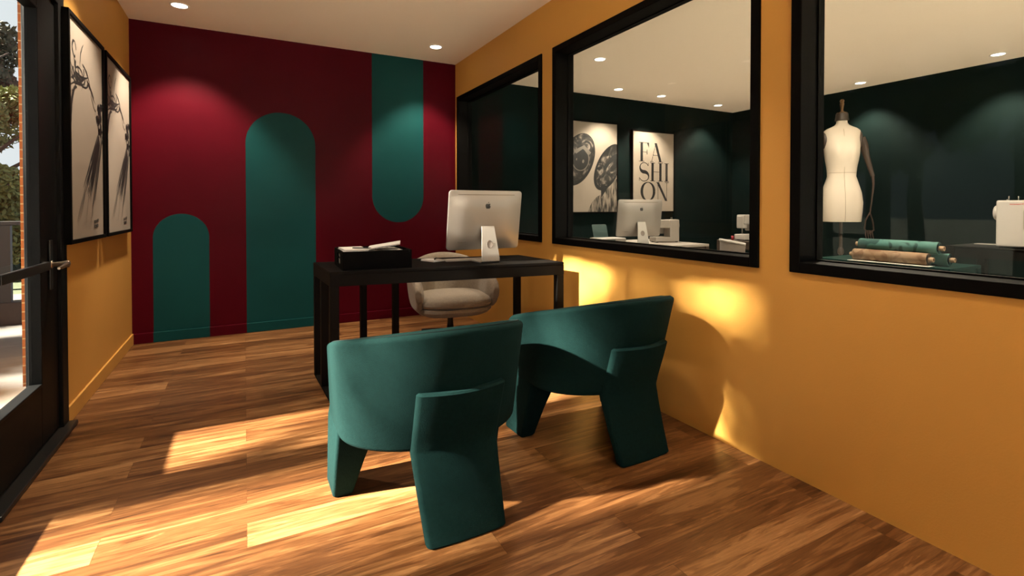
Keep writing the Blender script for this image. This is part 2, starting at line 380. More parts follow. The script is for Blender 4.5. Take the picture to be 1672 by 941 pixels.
# ------------------------------------------------------------ door and glazing on the left
d = bpy.data.objects.new('door_1', None); COL.objects.link(d); d['kind'] = 'structure'; d.location = (XL, 2.9, 0)
DY0, DY1 = 2.36, 3.40
def L(y): return y - 2.9
def frame_piece(name, boxes, m, parent, bev=.003):
    bm = bmesh.new()
    for b_ in boxes: box(bm, *b_, bev=bev)
    return link(name, bm, m, parent)
frame_piece('door_frame', [(-.13, .012, L(3.31), L(3.40), 0, 2.66), (-.13, .012, L(2.45), L(2.50), 0, 2.66), (-.13, .012, L(2.50), L(3.31), 2.16, 2.22), (-.13, .012, L(2.50), L(3.31), 2.62, 2.66)], M['blackd'], d)
GY0, GY1, GZ0, GZ1 = 2.585, 3.065, .31, 2.06
leaf = frame_piece('door_leaf', [(-.055, -.004, L(GY1), L(3.31), .03, 2.155), (-.055, -.004, L(2.505), L(GY0), .03, 2.155),
                          (-.055, -.004, L(GY0), L(GY1), .03, GZ0), (-.055, -.004, L(GY0), L(GY1), GZ1, 2.155),
                          (-.047, .002, L(GY1) - .014, L(GY1), GZ0, GZ1), (-.047, .002, L(GY0), L(GY0) + .014, GZ0, GZ1),
                          (-.047, .002, L(GY0), L(GY1), GZ0, GZ0 + .014), (-.047, .002, L(GY0), L(GY1), GZ1 - .014, GZ1)], M['blackd'], d)
link('pane', B(-.034, -.028, L(GY0), L(GY1), GZ0, GZ1), M['glass'], d)
link('transom_pane', B(-.034, -.028, L(2.50), L(3.31), 2.22, 2.62), M['glass'], d)
frame_piece('crash_bar', [(.012, .03, L(GY0) - .04, L(GY1) + .02, .845, .885), (0, .014, L(GY1) - .01, L(GY1) + .025, .845, .885), (0, .014, L(GY0) - .04, L(GY0) - .01, .845, .885)], M['blk_plastic'], d, .004)
bm = bmesh.new(); hy = L(3.19)
box(bm, -.004, .006, hy - .018, hy + .018, .74, .98, bev=.004)
link('door_plate', bm, M['blk_plastic'], d)
bm = bmesh.new()
lathe(bm, [(.001, .062), (.016, .062), (.018, .055), (.013, .03), (.010, .0), (.018, -.001), (.02, -.006), (.001, -.006)], 20)
bmesh.ops.rotate(bm, verts=bm.verts, cent=(0, 0, 0), matrix=Matrix.Rotation(R(90), 3, 'Y')); bmesh.ops.translate(bm, verts=bm.verts, vec=(.01, hy, .862))
tube(bm, [(.066, hy, .862), (.07, hy - .03, .864), (.068, hy - .075, .858), (.060, hy - .115, .852)], [.011, .011, .009, .006])
link('door_handle', bm, M['bronze'], d, smooth=True)
frame_piece('threshold', [(-.14, .05, L(2.45), L(3.40), 0, .022)], M['threshold'], d, .005)
# full-height fixed glazing nearer the camera
w = bpy.data.objects.new('window_4', None); COL.objects.link(w); w['kind'] = 'structure'; w.location = (XL, 1.65, 0)
def L2(y): return y - 1.65
frame_piece('window_frame', [(-.13, .012, L2(1.50), L2(1.57), 0, 2.66), (-.13, .012, L2(1.57), L2(2.45), 0, .12), (-.13, .012, L2(1.57), L2(2.45), 2.62, 2.66),
                             (-.13, .012, L2(1.57), L2(2.45), 2.16, 2.22)], M['blackd'], w)
link('pane', B(-.034, -.028, L2(1.57), L2(2.45), .12, 2.62), M['glass'], w)

# ------------------------------------------------------------ outside
struct('paving', B(-6.4, -.98, YF - .1, 9.0, -.14, -.02), M['paving']).name = 'terrace_paving'
struct('forecourt_bounce_paving', B(-6.4, 14, -16, YF - .1, -.14, -.021), M['forecourt_bounce'])  # pale ground added behind the camera as a bounce reflector
bm = B(-60, -.98, YF - .1, 80, -.32, -.15); struct('lawn', bm, M['grass'])
tag(link('brick_pier', B(-1.27, -.982, 4.33, 4.75, -.02, 3.6), M['brick']), 'orange brick pier standing outside beyond the glazed door', 'brick pier')
def railing(loc, rz, n, label):
    t = thing('metal_railing', label, 'railing', loc, rz, None)
    sp_ = .42
    for i in range(n):
        wd = .045 if i % 2 == 0 else .03
        link('post', B(i * sp_ - wd, i * sp_ + wd, -.03, .03, 0, .98, bev=.004), M['rail'], t)
    link('top_rail', B(-.1, (n - 1) * sp_ + .1, -.03, .03, .98, 1.02, bev=.004), M['rail'], t)
    link('bottom_rail', B(-.1, (n - 1) * sp_ + .1, -.05, .05, 0, .22, bev=.004), M['darkwood'], t)
    return t
railing((-4.6, 6.7, -.02), 0, 8, 'dark metal railing on a brown plinth along the far side of the paving')

def leaves(bm, c, rad, n, size, seed, mi=0):
    rnd = random.Random(seed)
    blobs = [(Vector(c) + Vector((rnd.uniform(-1, 1) * rad[0] * .62, rnd.uniform(-1, 1) * rad[1] * .62, rnd.uniform(-1, 1) * rad[2] * .75)), rnd.uniform(.28, .5)) for _ in range(16)]
    for i in range(n):
        b_, s_ = blobs[rnd.randrange(len(blobs))]
        v = Vector((rnd.gauss(0, 1), rnd.gauss(0, 1), rnd.gauss(0, 1))).normalized() * (rnd.random() ** .35) * s_ * min(rad)
        p = b_ + v
        a = Vector((rnd.gauss(0, 1), rnd.gauss(0, 1), rnd.gauss(0, 1))).normalized(); b2 = a.orthogonal().normalized()
        s = size * rnd.uniform(.6, 1.3)
        q = [p + a * s, p + b2 * s * .45, p - a * s, p - b2 * s * .45]
        bm.faces.new([bm.verts.new(x) for x in q]).material_index = mi
def tree(loc, h, rad, m, label, name='tree', cat='tree', n=7000, size=.05, seed=1, crown=.6):
    t = thing(name, label, cat, loc)
    bm = bmesh.new(); rnd = random.Random(seed)
    tube(bm, [(0, 0, 0), (.03, .02, h * .3), (-.03, .05, h * .6), (.02, 0, h * .9)], [.10, .08, .06, .02])
    for k in range(7):
        a = rnd.uniform(0, 6.28); z = h * rnd.uniform(.35, .75); l = rad[0] * .8
        tube(bm, [(0, 0, z), (l * .5 * cos(a), l * .5 * sin(a), z + .2 * l), (l * cos(a), l * sin(a), z + .6 * l)], [.045, .03, .01], n=7)
    link('trunk', bm, M['bark'], t)
    bm = bmesh.new(); leaves(bm, (0, 0, h * crown), rad, n, size, seed)
    link('foliage', bm, m, t)
    return t
tree((-4.15, 10.6, -.15), 4.6, (1.15, 1.1, 1.9), M['leafd'], 'dark brown-green tree beyond the lawn, reaching up into the sky', n=24000, size=.055, seed=3, crown=.6)
tree((-2.98, 8.35, -.15), 2.9, (.85, .8, 1.25), M['leaf'], 'yellow-green leafy bush in front of the dark tree outside', name='bush', cat='bush', n=24000, size=.04, seed=5, crown=.62)
big = thing('added_shade_tree', 'tall round tree added out of frame to the left to shade the terrace', 'tree', (-8.2, 5.3, -.15))  # unseen tree added to cast shade on the paving
bm = bmesh.new(); tube(bm, [(0, 0, 0), (.1, .05, 1.5), (0, 0, 3.0), (-.1, .1, 4.2)], [.16, .13, .1, .04])
for k in range(6):
    a_ = k; z_ = 1.9 + .3 * k; tube(bm, [(0, 0, z_), (.7 * cos(a_), .7 * sin(a_), z_ + .3), (1.4 * cos(a_), 1.4 * sin(a_), z_ + .8)], [.05, .04, .015], n=7)
link('trunk', bm, M['bark'], big)
bm = bmesh.new(); leaves(bm, (0, -.5, 3.1), (2.0, 2.0, 1.0), 2600, .13, 90); leaves(bm, (0, 1.2, 3.0), (2.0, 2.0, 1.1), 2600, .13, 91)
link('foliage', bm, M['leaf'], big)
big = thing('added_shade_tree', 'large broad-leaved tree added out of frame to dim the sun on the yellow wall', 'tree', (-6.5, 2.7, -.15))  # unseen tree added, leaf density set to break up the sunlight
bm = bmesh.new(); tube(bm, [(0, 0, 0), (.1, .05, 2), (0, 0, 4.2), (-.1, .1, 6.2)], [.18, .15, .11, .05])
for k in range(8):
    a_ = k * .8; z_ = 3.6 + .3 * k; tube(bm, [(0, 0, z_), (.7 * cos(a_), .7 * sin(a_), z_ + .5), (1.6 * cos(a_), 1.6 * sin(a_), z_ + 1.3)], [.06, .04, .015], n=7)
link('trunk', bm, M['bark'], big)
bm = bmesh.new()
for k in range(4): leaves(bm, (0, -1.45 + .85 * k, (5.45, 5.6, 6.2, 6.3)[k]), (1.5, 1.1, .85), (2000, 1000, 420, 420)[k], .085, 60 + k)
link('foliage', bm, M['leaf'], big)
hg = thing('hedge', 'dark green hedge behind the railing outside', 'hedge', (-4.6, 12.3, -.15))
bm = bmesh.new()
for k in range(6): leaves(bm, (-2.5 + k * 1.0, 0, .9), (.8, .7, 1.0), 4200, .07, 20 + k)
link('foliage', bm, M['hedge'], hg)
bm = bmesh.new(); box(bm, -3.0, 3.0, -.1, .1, 0, 1.7, bev=.05); link('stems', bm, M['hedge'], hg)
fp = thing('flowering_shrub', 'small shrub with white blossom outside beside the railing', 'shrub', (-2.62, 7.15, -.15))
bm = bmesh.new(); leaves(bm, (0, 0, .55), (.5, .3, .42), 2200, .03, 31); link('foliage', bm, M['leaf'], fp)
bm = bmesh.new(); leaves(bm, (-.05, -.1, .98), (.25, .2, .12), 240, .022, 33); link('blossom', bm, M['flower'], fp)

# ------------------------------------------------------------ downlights
def downlight(x, y, label, group, W, size=96, tilt=0):
    t = thing('ceiling_downlight', label, 'ceiling light', (x, y, CH), 0, group)
    bm = bmesh.new(); lathe(bm, [(.052, 0), (.068, 0), (.068, -.003), (.064, -.006), (.055, -.005), (.052, -.002)], 32)
    link('trim_ring', bm, M['trimwhite'], t, smooth=True)
    bm = bmesh.new(); lathe(bm, [(.0005, -.001), (.053, -.001), (.053, -.003), (.0005, -.004)], 32)
    link('diffuser', bm, M['lamp'], t)
    ld = bpy.data.lights.new('lamp_glow', 'SPOT'); ld.energy = W; ld.spot_size = R(size); ld.spot_blend = .55; ld.color = (1, .84, .65); ld.shadow_soft_size = .045
    lo = bpy.data.objects.new('lamp_glow', ld); COL.objects.link(lo); lo.parent = t; lo.location = (0, 0, -.03); lo.rotation_euler = (R(tilt), 0, 0)
    return t
downlight(-.43, 4.63, 'round white downlight in the ceiling above the left of the burgundy wall', 'office downlights', SPOT_W * 1.15, 84, 11)
downlight(1.645, 4.66, 'round white downlight in the ceiling near the corner of burgundy and yellow walls', 'office downlights', SPOT_W * .8, 84, 9)
downlight(-.43, 3.55, 'round white downlight above the pair of ink drawings, just out of frame', 'office downlights', SPOT_W * .7)
downlight(1.3, 2.2, 'round white fill downlight added out of frame over the armchairs', 'office downlights', SPOT_W * .45)  # unseen lamp added as fill
downlight(1.2, .2, 'round white fill downlight added out of frame near the camera end of the office', 'office downlights', SPOT_W * .35)  # another added fill lamp, outside the view
downlight(.6, -1.0, 'round white fill downlight added out of frame at the camera end of the office', 'office downlights', SPOT_W * .8)  # added behind the camera to lift the yellow wall
R2 = [(3.65, 1.9, 'downlight added out of frame to light the dress form and fabric rolls', 1.5), (3.30, 4.24, 'largest lamp disc seen through the middle window', .8), (4.358, 5.206, 'downlight above the sunglasses poster', 1), (5.15, 5.24, 'downlight above the lettered poster', 1), (6.38, 5.31, 'downlight near the far corner of the sewing room', .8),  # first lamp is unseen, added to brighten the dress form
      (6.80, 3.52, 'downlight above the dress form', 1.1), (6.76, 2.207, 'downlight above the sewing machine at the right edge', 1.1), (3.3, -.6, 'downlight added out of frame at the front end of the sewing room', .9)]  # last lamp is unseen, an added light
for x, y, l, k in R2: downlight(x, y, l, 'sewing room downlights', SPOT_W2 * k, 140 if k == 1.5 else 96)

# ------------------------------------------------------------ wall art
def strokes_mesh(strokes, W, Hh, f):
    """strokes: list of (mat index, [(u,v,width)...]) u,v in 0..1 from top left; f maps (x, z, layer) to 3d"""
    bm = bmesh.new()
    for li, (mi, pts) in enumerate(strokes):
        P = [Vector((u * W, -v * Hh)) for u, v, w in pts]; ly = .0006 + .00002 * li; Ls = []; Rs = []
        for i, (p, q) in enumerate(zip(P, pts)):
            dd = (P[min(i + 1, len(P) - 1)] - P[max(i - 1, 0)]); dd = dd.normalized() if dd.length > 1e-6 else Vector((1, 0)); n_ = Vector((-dd.y, dd.x)) * q[2] * .85
            Ls.append(bm.verts.new(f(p.x + n_.x, p.y + n_.y, ly))); Rs.append(bm.verts.new(f(p.x - n_.x, p.y - n_.y, ly)))
        for i in range(len(P) - 1):
            bm.faces.new((Ls[i], Ls[i + 1], Rs[i + 1], Rs[i])).material_index = mi
    return bm
def brush(u0, v0, u1, v1, w, rnd, bend=.02, n=9, mi=0, tip=.15):
    out = []; bx, by = rnd.uniform(-bend, bend), rnd.uniform(-bend, bend)
    for i in range(n):
        t = i / (n - 1); k = sin(pi * t)
        out.append((u0 + (u1 - u0) * t + bx * k + rnd.uniform(-.004, .004), v0 + (v1 - v0) * t + by * k, w * (tip + (1 - tip) * sin(pi * min(1, t * .9 + .1)) * rnd.uniform(.75, 1.1))))
    return (mi, out)
def ink_art():
    r_ = random.Random(4); s = []
    # scribbled flower head
    for (cx, cy, rx, ry, a0, a1, w) in ((.16, .13, .05, .035, 0, 300, .008), (.30, .205, .12, .05, 150, 380, .010), (.30, .215, .17, .06, 180, 340, .008), (.28, .23, .10, .03, 0, 260, .007), (.42, .235, .12, .04, 200, 360, .009), (.22, .24, .13, .04, 170, 330, .007)):
        pts = []
        for i in range(16):
            a = R(a0 + (a1 - a0) * i / 15); pts.append((cx + rx * cos(a), cy - ry * sin(a), w * r_.uniform(.5, 1.4)))
        s.append((0, pts))
    for q in ((.30, .20, .42, .07, .007), (.18, .22, .10, .12, .006), (.14, .25, .05, .2, .006), (.12, .29, .44, .235, .010), (.15, .31, .36, .25, .008), (.5, .23, .72, .295, .014), (.55, .22, .76, .32, .008), (.62, .29, .80, .36, .004), (.2, .23, .55, .21, .012), (.38, .17, .60, .25, .009),
              (.08, .27, .2, .2, .012), (.25, .2, .33, .28, .008), (.45, .26, .35, .30, .005), (.05, .31, .30, .285, .006)):
        s.append(brush(*q, r_))
    # stem
    s.append(brush(.16, .31, .07, .44, .016, r_)); s.append(brush(.10, .32, .05, .50, .010, r_)); s.append(brush(.22, .30, .10, .33, .012, r_))
    # the knot
    for k in range(26):
        u, v = .90 + r_.uniform(-.07, .06), .40 + r_.uniform(-.09, .08)
        s.append(brush(u, v, u + r_.uniform(-.06, .06), v + r_.uniform(-.02, .04), r_.uniform(.012, .03), r_))
    s.append(brush(.93, .30, .90, .40, .03, r_))
    # long dry strands
    for k in range(7):
        s.append(brush(.86 + k * .006, .46 + .01 * k, .36 + k * .035, .76 + .01 * k, .011 + .004 * (k % 3), r_, .012))
    for k in range(5):
        s.append(brush(.60 - .03 * k, .62 + .02 * k, .16 + .03 * k, .93 - .005 * k, .004, r_, .01, mi=1))
    for k in range(4):
        s.append(brush(.99 - k * .012, .47, .62 + .025 * k, .86 - .01 * k, .010 + .004 * (k % 2), r_, .02, mi=k % 2))
    s.append(brush(.93, .47, .60, .90, .003, r_, .02)); s.append(brush(.96, .5, .70, .82, .016, r_, .02)); s.append(brush(.55, .7, .42, .95, .003, r_, .01, mi=1)); s.append(brush(.66, .84, .54, .97, .003, r_, .01, mi=1))
    # stamp, a small block of marks
    for (u, v, w_) in ((.70, .928, .022), (.755, .926, .012), (.80, .922, .02), (.71, .952, .03), (.775, .95, .026)):
        s.append((0, [(u, v - .007, w_), (u, v + .007, w_)]))
        s.append((2, [(u + .004, v - .002, w_ * .35), (u + .004, v + .003, w_ * .35)]))
    return s
ART = ink_art()
def ink_picture(y0, y1, z0, z1, label):
    t = thing('framed_ink_drawing', label, 'wall art', (XL, (y0 + y1) / 2, (z0 + z1) / 2), 0, 'pair of black-framed ink drawings')
    W, Hh, D, fw = y1 - y0, z1 - z0, .042, .022
    bm = bmesh.new(); a, b = W / 2, Hh / 2
    box(bm, .001, D, -a, -a + fw, -b, b, bev=.002); box(bm, .001, D, a - fw, a, -b, b, bev=.002)
    box(bm, .001, D, -a + fw, a - fw, -b, -b + fw, bev=.002); box(bm, .001, D, -a + fw, a - fw, b - fw, b, bev=.002)
    link('frame', bm, M['black'], t)
    link('print', B(.001, D - .012, -a + fw, a - fw, -b + fw, b - fw), M['print'], t)
    iw, ih = W - 2 * fw, Hh - 2 * fw
    bm = strokes_mesh(ART, iw, ih, lambda x, z, l: (D - .012 + l, min(max(-iw / 2 + x, -iw / 2), iw / 2), ih / 2 + z))
    link('ink_brushwork', bm, [M['ink'], M['inkg'], M['print']], t)
    return t
ink_picture(3.355, 4.10, .945, 2.165, 'black-framed ink drawing on the yellow wall, the one nearer the door')
ink_picture(4.155, 4.96, .945, 2.165, 'black-framed ink drawing on the yellow wall, the one nearer the burgundy wall')

def poster(x0, x1, z0, z1, label):
    t = thing('framed_poster', label, 'poster', ((x0 + x1) / 2, YB2, (z0 + z1) / 2), 0, None)
    a, b, D, fw = (x1 - x0) / 2, (z1 - z0) / 2, .04, .018
    bm = bmesh.new()
    box(bm, -a, -a + fw, -D, -.001, -b, b, bev=.002); box(bm, a - fw, a, -D, -.001, -b, b, bev=.002)
    box(bm, -a + fw, a - fw, -D, -.001, -b, -b + fw, bev=.002); box(bm, -a + fw, a - fw, -D, -.001, b - fw, b, bev=.002)
    link('frame', bm, M['black'], t)
    link('print', B(-a + fw, a - fw, -D + .008, -.001, -b + fw, b - fw), M['print'], t)
    return t, a - fw, b - fw, -D + .008
t, a, b, yy = poster(3.80, 4.67, 1.055, 2.32, 'black-framed black and white poster of large sunglasses lenses, left of the lettered poster')
def fill(bm, pts, ly, mi):
    vs = [bm.verts.new((-a + min(max(u, 0), 1) * 2 * a, yy - ly, b - min(max(v, 0), 1) * 2 * b)) for u, v in pts]
    bm.faces.new(vs).material_index = mi
def ell(cx, cy, rx, ry, ang, n=40):
    asp = a / b; out = []
    for i in range(n):
        q = 2 * pi * i / n; x, y = rx * cos(q), ry * sin(q); c_, s_ = cos(R(ang)), sin(R(ang))
        out.append((cx + x * c_ - y * s_, cy + (x * s_ + y * c_) * asp))
    return out
bm = bmesh.new()
fill(bm, ell(.20, .42, .30, .46, 28), .0006, 0)      # big left lens with dark rim
fill(bm, ell(.21, .40, .265, .42, 28), .0009, 1)
fill(bm, ell(.25, .42, .17, .19, 15), .0012, 2); fill(bm, ell(.25, .42, .155, .175, 15), .0014, 0)
fill(bm, ell(.17, .42, .012, .02, 15), .0016, 3); fill(bm, ell(.30, .44, .02, .03, 15), .0016, 2)
fill(bm, [(.1, .33), (.32, .26), (.46, .34), (.40, .37), (.3, .30), (.16, .36)], .0017, 2)
fill(bm, [(0, .10), (.06, .115), (.11, .135), (.05, .15), (0, .155)], .0006, 0)
fill(bm, [(0, .70), (.06, .71), (.09, .75), (.04, .79), (0, .79)], .0006, 0)
fill(bm, ell(.82, .49, .235, .44, 32), .0006, 0)      # right lens
fill(bm, ell(.83, .48, .20, .40, 32), .0009, 1)
fill(bm, [(.60, .55), (.75, .50), (.82, .54), (.96, .42), (1, .42), (1, .55), (.8, .62), (.66, .66), (.6, .6)], .0012, 1)
fill(bm, [(.70, .50), (.9, .36), (1, .33), (1, .38), (.84, .46), (.74, .54)], .0014, 0)
fill(bm, [(.40, 1), (.47, .90), (.58, .83), (.74, .78), (.80, .70), (1, .62), (1, 1)], .0004, 3)   # neck and cloth
fill(bm, [(.66, .70), (.84, .70), (.74, .78), (.67, .84)], .0010, 0)
fill(bm, [(.62, .94), (.66, .97), (.66, 1), (.60, 1)], .0010, 0)
link('printed_sunglasses', bm, [M['ink'], M['lens'], M['inkg'], M['hair']], t)

t, a, b, yy = poster(4.93, 5.765, 1.06, 2.26, 'black-framed poster lettered FASHION in tall black serif capitals')
LT = bmesh.new()
def P(pts):
    vs = [LT.verts.new((-a + u * 2 * a, yy - .0008 - .00003 * (len(LT.faces) % 9), b - v * 2 * b)) for u, v in pts]; LT.faces.new(vs)
def vbar(u, v0, v1, w): P([(u - w / 2, v0), (u + w / 2, v0), (u + w / 2, v1), (u - w / 2, v1)])
def hbar(u0, u1, v, w=.006): P([(u0, v - w / 2), (u1, v - w / 2), (u1, v + w / 2), (u0, v + w / 2)])
def diag(u0, v0, u1, v1, w): P([(u0 - w / 2, v0), (u0 + w / 2, v0), (u1 + w / 2, v1), (u1 - w / 2, v1)])
def curve(pts):
    n = len(pts); A = []; Bq = []
    for i, (u, v, w) in enumerate(pts):
        du = (pts[min(i + 1, n - 1)][0] - pts[max(i - 1, 0)][0]) * a; dv = (pts[min(i + 1, n - 1)][1] - pts[max(i - 1, 0)][1]) * b
        l = math.hypot(du, dv); nx, ny = -dv / l * w / 2, du / l * w / 2
        A.append((u + nx, v + ny * a / b)); Bq.append((u - nx, v - ny * a / b))
    for i in range(n - 1): P([A[i], A[i + 1], Bq[i + 1], Bq[i]])
TK, TN = .058, .010
r1, r2, r3, r4 = (.135, .375), (.385, .62), (.63, .87), None
# F
vbar(.205, *r1, TK); hbar(.14, .38, r1[0] + .004); hbar(.14, .27, r1[1] - .003); hbar(.23, .335, .255); vbar(.335, .225, .285, .012); P([(.38, .135), (.38, .20), (.33, .139)])
# A
diag(.545, r1[0], .665, r1[1], TK); diag(.545, r1[0] + .005, .445, r1[1], TN); hbar(.475, .62, .29); hbar(.41, .49, r1[1] - .003); hbar(.61, .725, r1[1] - .003)
# S
cv = []
for i in range(33):
    t_ = i / 32
    if t_ < .5: an = R(20 + 250 * (t_ / .5)); u = .265 + .10 * cos(an); v = .447 - .058 * sin(an)
    else: an = R(90 - 250 * ((t_ - .5) / .5)); u = .265 + .11 * cos(an); v = .563 - .058 * sin(an)
    cv.append((u, v, .012 + .055 * math.exp(-((t_ - .5) / .16) ** 2)))
curve(cv); vbar(.362, .39, .43, .010); vbar(.152, .575, .618, .010)
# H
vbar(.47, *r2, TK); vbar(.665, *r2, TK); hbar(.47, .665, .50)
for c_ in (.47, .665): hbar(c_ - .06, c_ + .06, r2[0] + .003); hbar(c_ - .06, c_ + .06, r2[1] - .003)
# I
vbar(.82, *r2, TK); hbar(.76, .88, r2[0] + .003); hbar(.76, .88, r2[1] - .003)
# O
curve([(.36 + .15 * cos(2 * pi * i / 40), .75 - .115 * sin(2 * pi * i / 40), .012 + .05 * abs(cos(2 * pi * i / 40)) ** 1.5) for i in range(41)])
# N
vbar(.605, *r3, TN); vbar(.825, *r3, TN); diag(.60, r3[0], .815, r3[1], TK); hbar(.56, .64, r3[0] + .003); hbar(.78, .88, r3[0] + .003); hbar(.56, .65, r3[1] - .003)
bmesh.ops.recalc_face_normals(LT, faces=LT.faces)
link('lettering', LT, M['ink'], t)

# ------------------------------------------------------------ desk
FL, U, V = Vector((.43, 3.035, 0)), Vector((1.488, -.185, 0)), Vector((-.022, .60, 0)); DZ = .765
desk = thing('writing_desk', 'long black wooden desk on square legs in the middle of the office', 'desk', tuple(FL))
def para(bm, u0, u1, v0, v1, z0, z1, bev=.003):
    """box in the desk's own plan directions; u, v in metres"""
    uu, vv = U.normalized(), V.normalized(); vs = box(bm, 0, 1, 0, 1, 0, 1)
    for v in vs:
        x = u0 + v.co.x * (u1 - u0); y = v0 + v.co.y * (v1 - v0); z = z0 + v.co.z * (z1 - z0); v.co = uu * x + vv * y + Vector((0, 0, z))
    if bev: bmesh.ops.bevel(bm, geom=list({e for v in vs for e in v.link_edges}), offset=bev, segments=2, affect='EDGES')
UL, VL = U.length, V.length; LW = .05
bm = bmesh.new(); para(bm, 0, UL, 0, VL, DZ - .018, DZ); link('desktop', bm, M['desk'], desk)
bm = bmesh.new(); para(bm, 0.001, UL - .001, .001, .03, DZ - .085, DZ - .018, 0); para(bm, .001, UL - .001, VL - .03, VL - .001, DZ - .085, DZ - .018, 0)
para(bm, .001, .03, .03, VL - .03, DZ - .085, DZ - .018, 0); para(bm, UL - .03, UL - .001, .03, VL - .03, DZ - .085, DZ - .018, 0)
link('apron', bm, M['desk'], desk)
ZL = DZ - .085
for (u, v, w_) in ((.001, .001, .05), (.001, VL - .046, .045), (.001, .30, .045), (UL - .051, .001, .05), (UL - .051, VL - .046, .045), (.30, VL - .046, .04), (.52, VL - .046, .04)):
    bm = bmesh.new(); para(bm, u, u + w_, v, v + .045, 0, ZL); link('leg', bm, M['desk'], desk)
for (v0, v1) in ((.046, .30), (.345, VL - .046)):
    bm = bmesh.new(); para(bm, .001, .046, v0, v1, 0, .012, .002); link('foot_rail', bm, M['desk'], desk)

# ------------------------------------------------------------ storage tray with papers
TX, TY, TW, TD, TH = .505, 3.055, .41, .40, .112
tr = thing('desk_tray', 'open black letter box full of papers on the left end of the black desk', 'tray', (TX, TY, DZ), R(-2))
bm = bmesh.new(); th = .006
box(bm, 0, TW, 0, TD, 0, th); box(bm, 0, TW, 0, th, th, TH, bev=.0015); box(bm, 0, TW, TD - th, TD, th, TH, bev=.0015); box(bm, TW - th, TW, th, TD - th, th, TH)
# left side with a handle slot
s0, s1, q0, q1 = .13, .25, .055, .085
box(bm, 0, th, th, s0, th, TH); box(bm, 0, th, s1, TD - th, th, TH); box(bm, 0, th, s0, s1, th, q0 - .028); box(bm, 0, th, s0, s1, q1 + .005, TH); box(bm, 0, th, s0, s1, q0 + .006, q0 + .012)
link('tray_body', bm, M['box'], tr)
bm = B(.007, .0085, s0 + .01, s0 + .065, q0 - .026, q0 + .004); link('card_label', bm, M['label'], tr)
def sheet_stack(name, label, cat, loc, rz, w, d_, h, m, grp=None, sag=0, tilt=0):
    t = thing(name, label, cat, loc, rz, grp)
    bm = bmesh.new(); n = max(3, int(h / .002)); rnd = random.Random(hash(name + str(loc[0])) % 999)
    rnd = random.Random(int(loc[0] * 1000) + int(loc[2] * 1000))
    for i in range(n):
        dx, dy = rnd.uniform(-.003, .003), rnd.uniform(-.003, .003); box(bm, -w / 2 + dx, w / 2 + dx, -d_ / 2 + dy, d_ / 2 + dy, i * h / n, (i + .9) * h / n)
    link('sheets', bm, m, t); t.rotation_euler = (tilt, sag, rz); return t
zb = DZ + .007
sheet_stack('paper_stack', 'stack of white paper filling the left of the black letter box', 'paper', (TX + .125, TY + .19, zb), R(-2), .21, .30, .100, M['paper'])
sheet_stack('paper_stack', 'stack of loose papers filling the right of the black letter box', 'paper', (TX + .325, TY + .175, zb), R(-2), .12, .32, .097, M['paper'])
o = sheet_stack('paper_bundle', 'top bundle of white paper fanned up at a tilt over the letter box', 'paper', (TX + .285, TY + .17, zb + .12), R(-16), .20, .27, .008, M['paper'], sag=R(-9))
o = sheet_stack('notebook', 'flat white notebook lying on the left paper stack', 'notebook', (TX + .095, TY + .19, zb + .1015), R(0), .14, .22, .010, M['paper'])
bm = bmesh.new(); tube(bm, [(-.06, .0, .004), (.05, .0, .004), (.062, 0, .004)], [.004, .004, .0015], 10)
tag(link('pen', bm, M['blk_plastic'], None, smooth=True, loc=(TX + .13, TY + .10, zb + .1125), rot=(0, 0, R(-35))), 'black pen resting on the notebook in the letter box', 'pen')

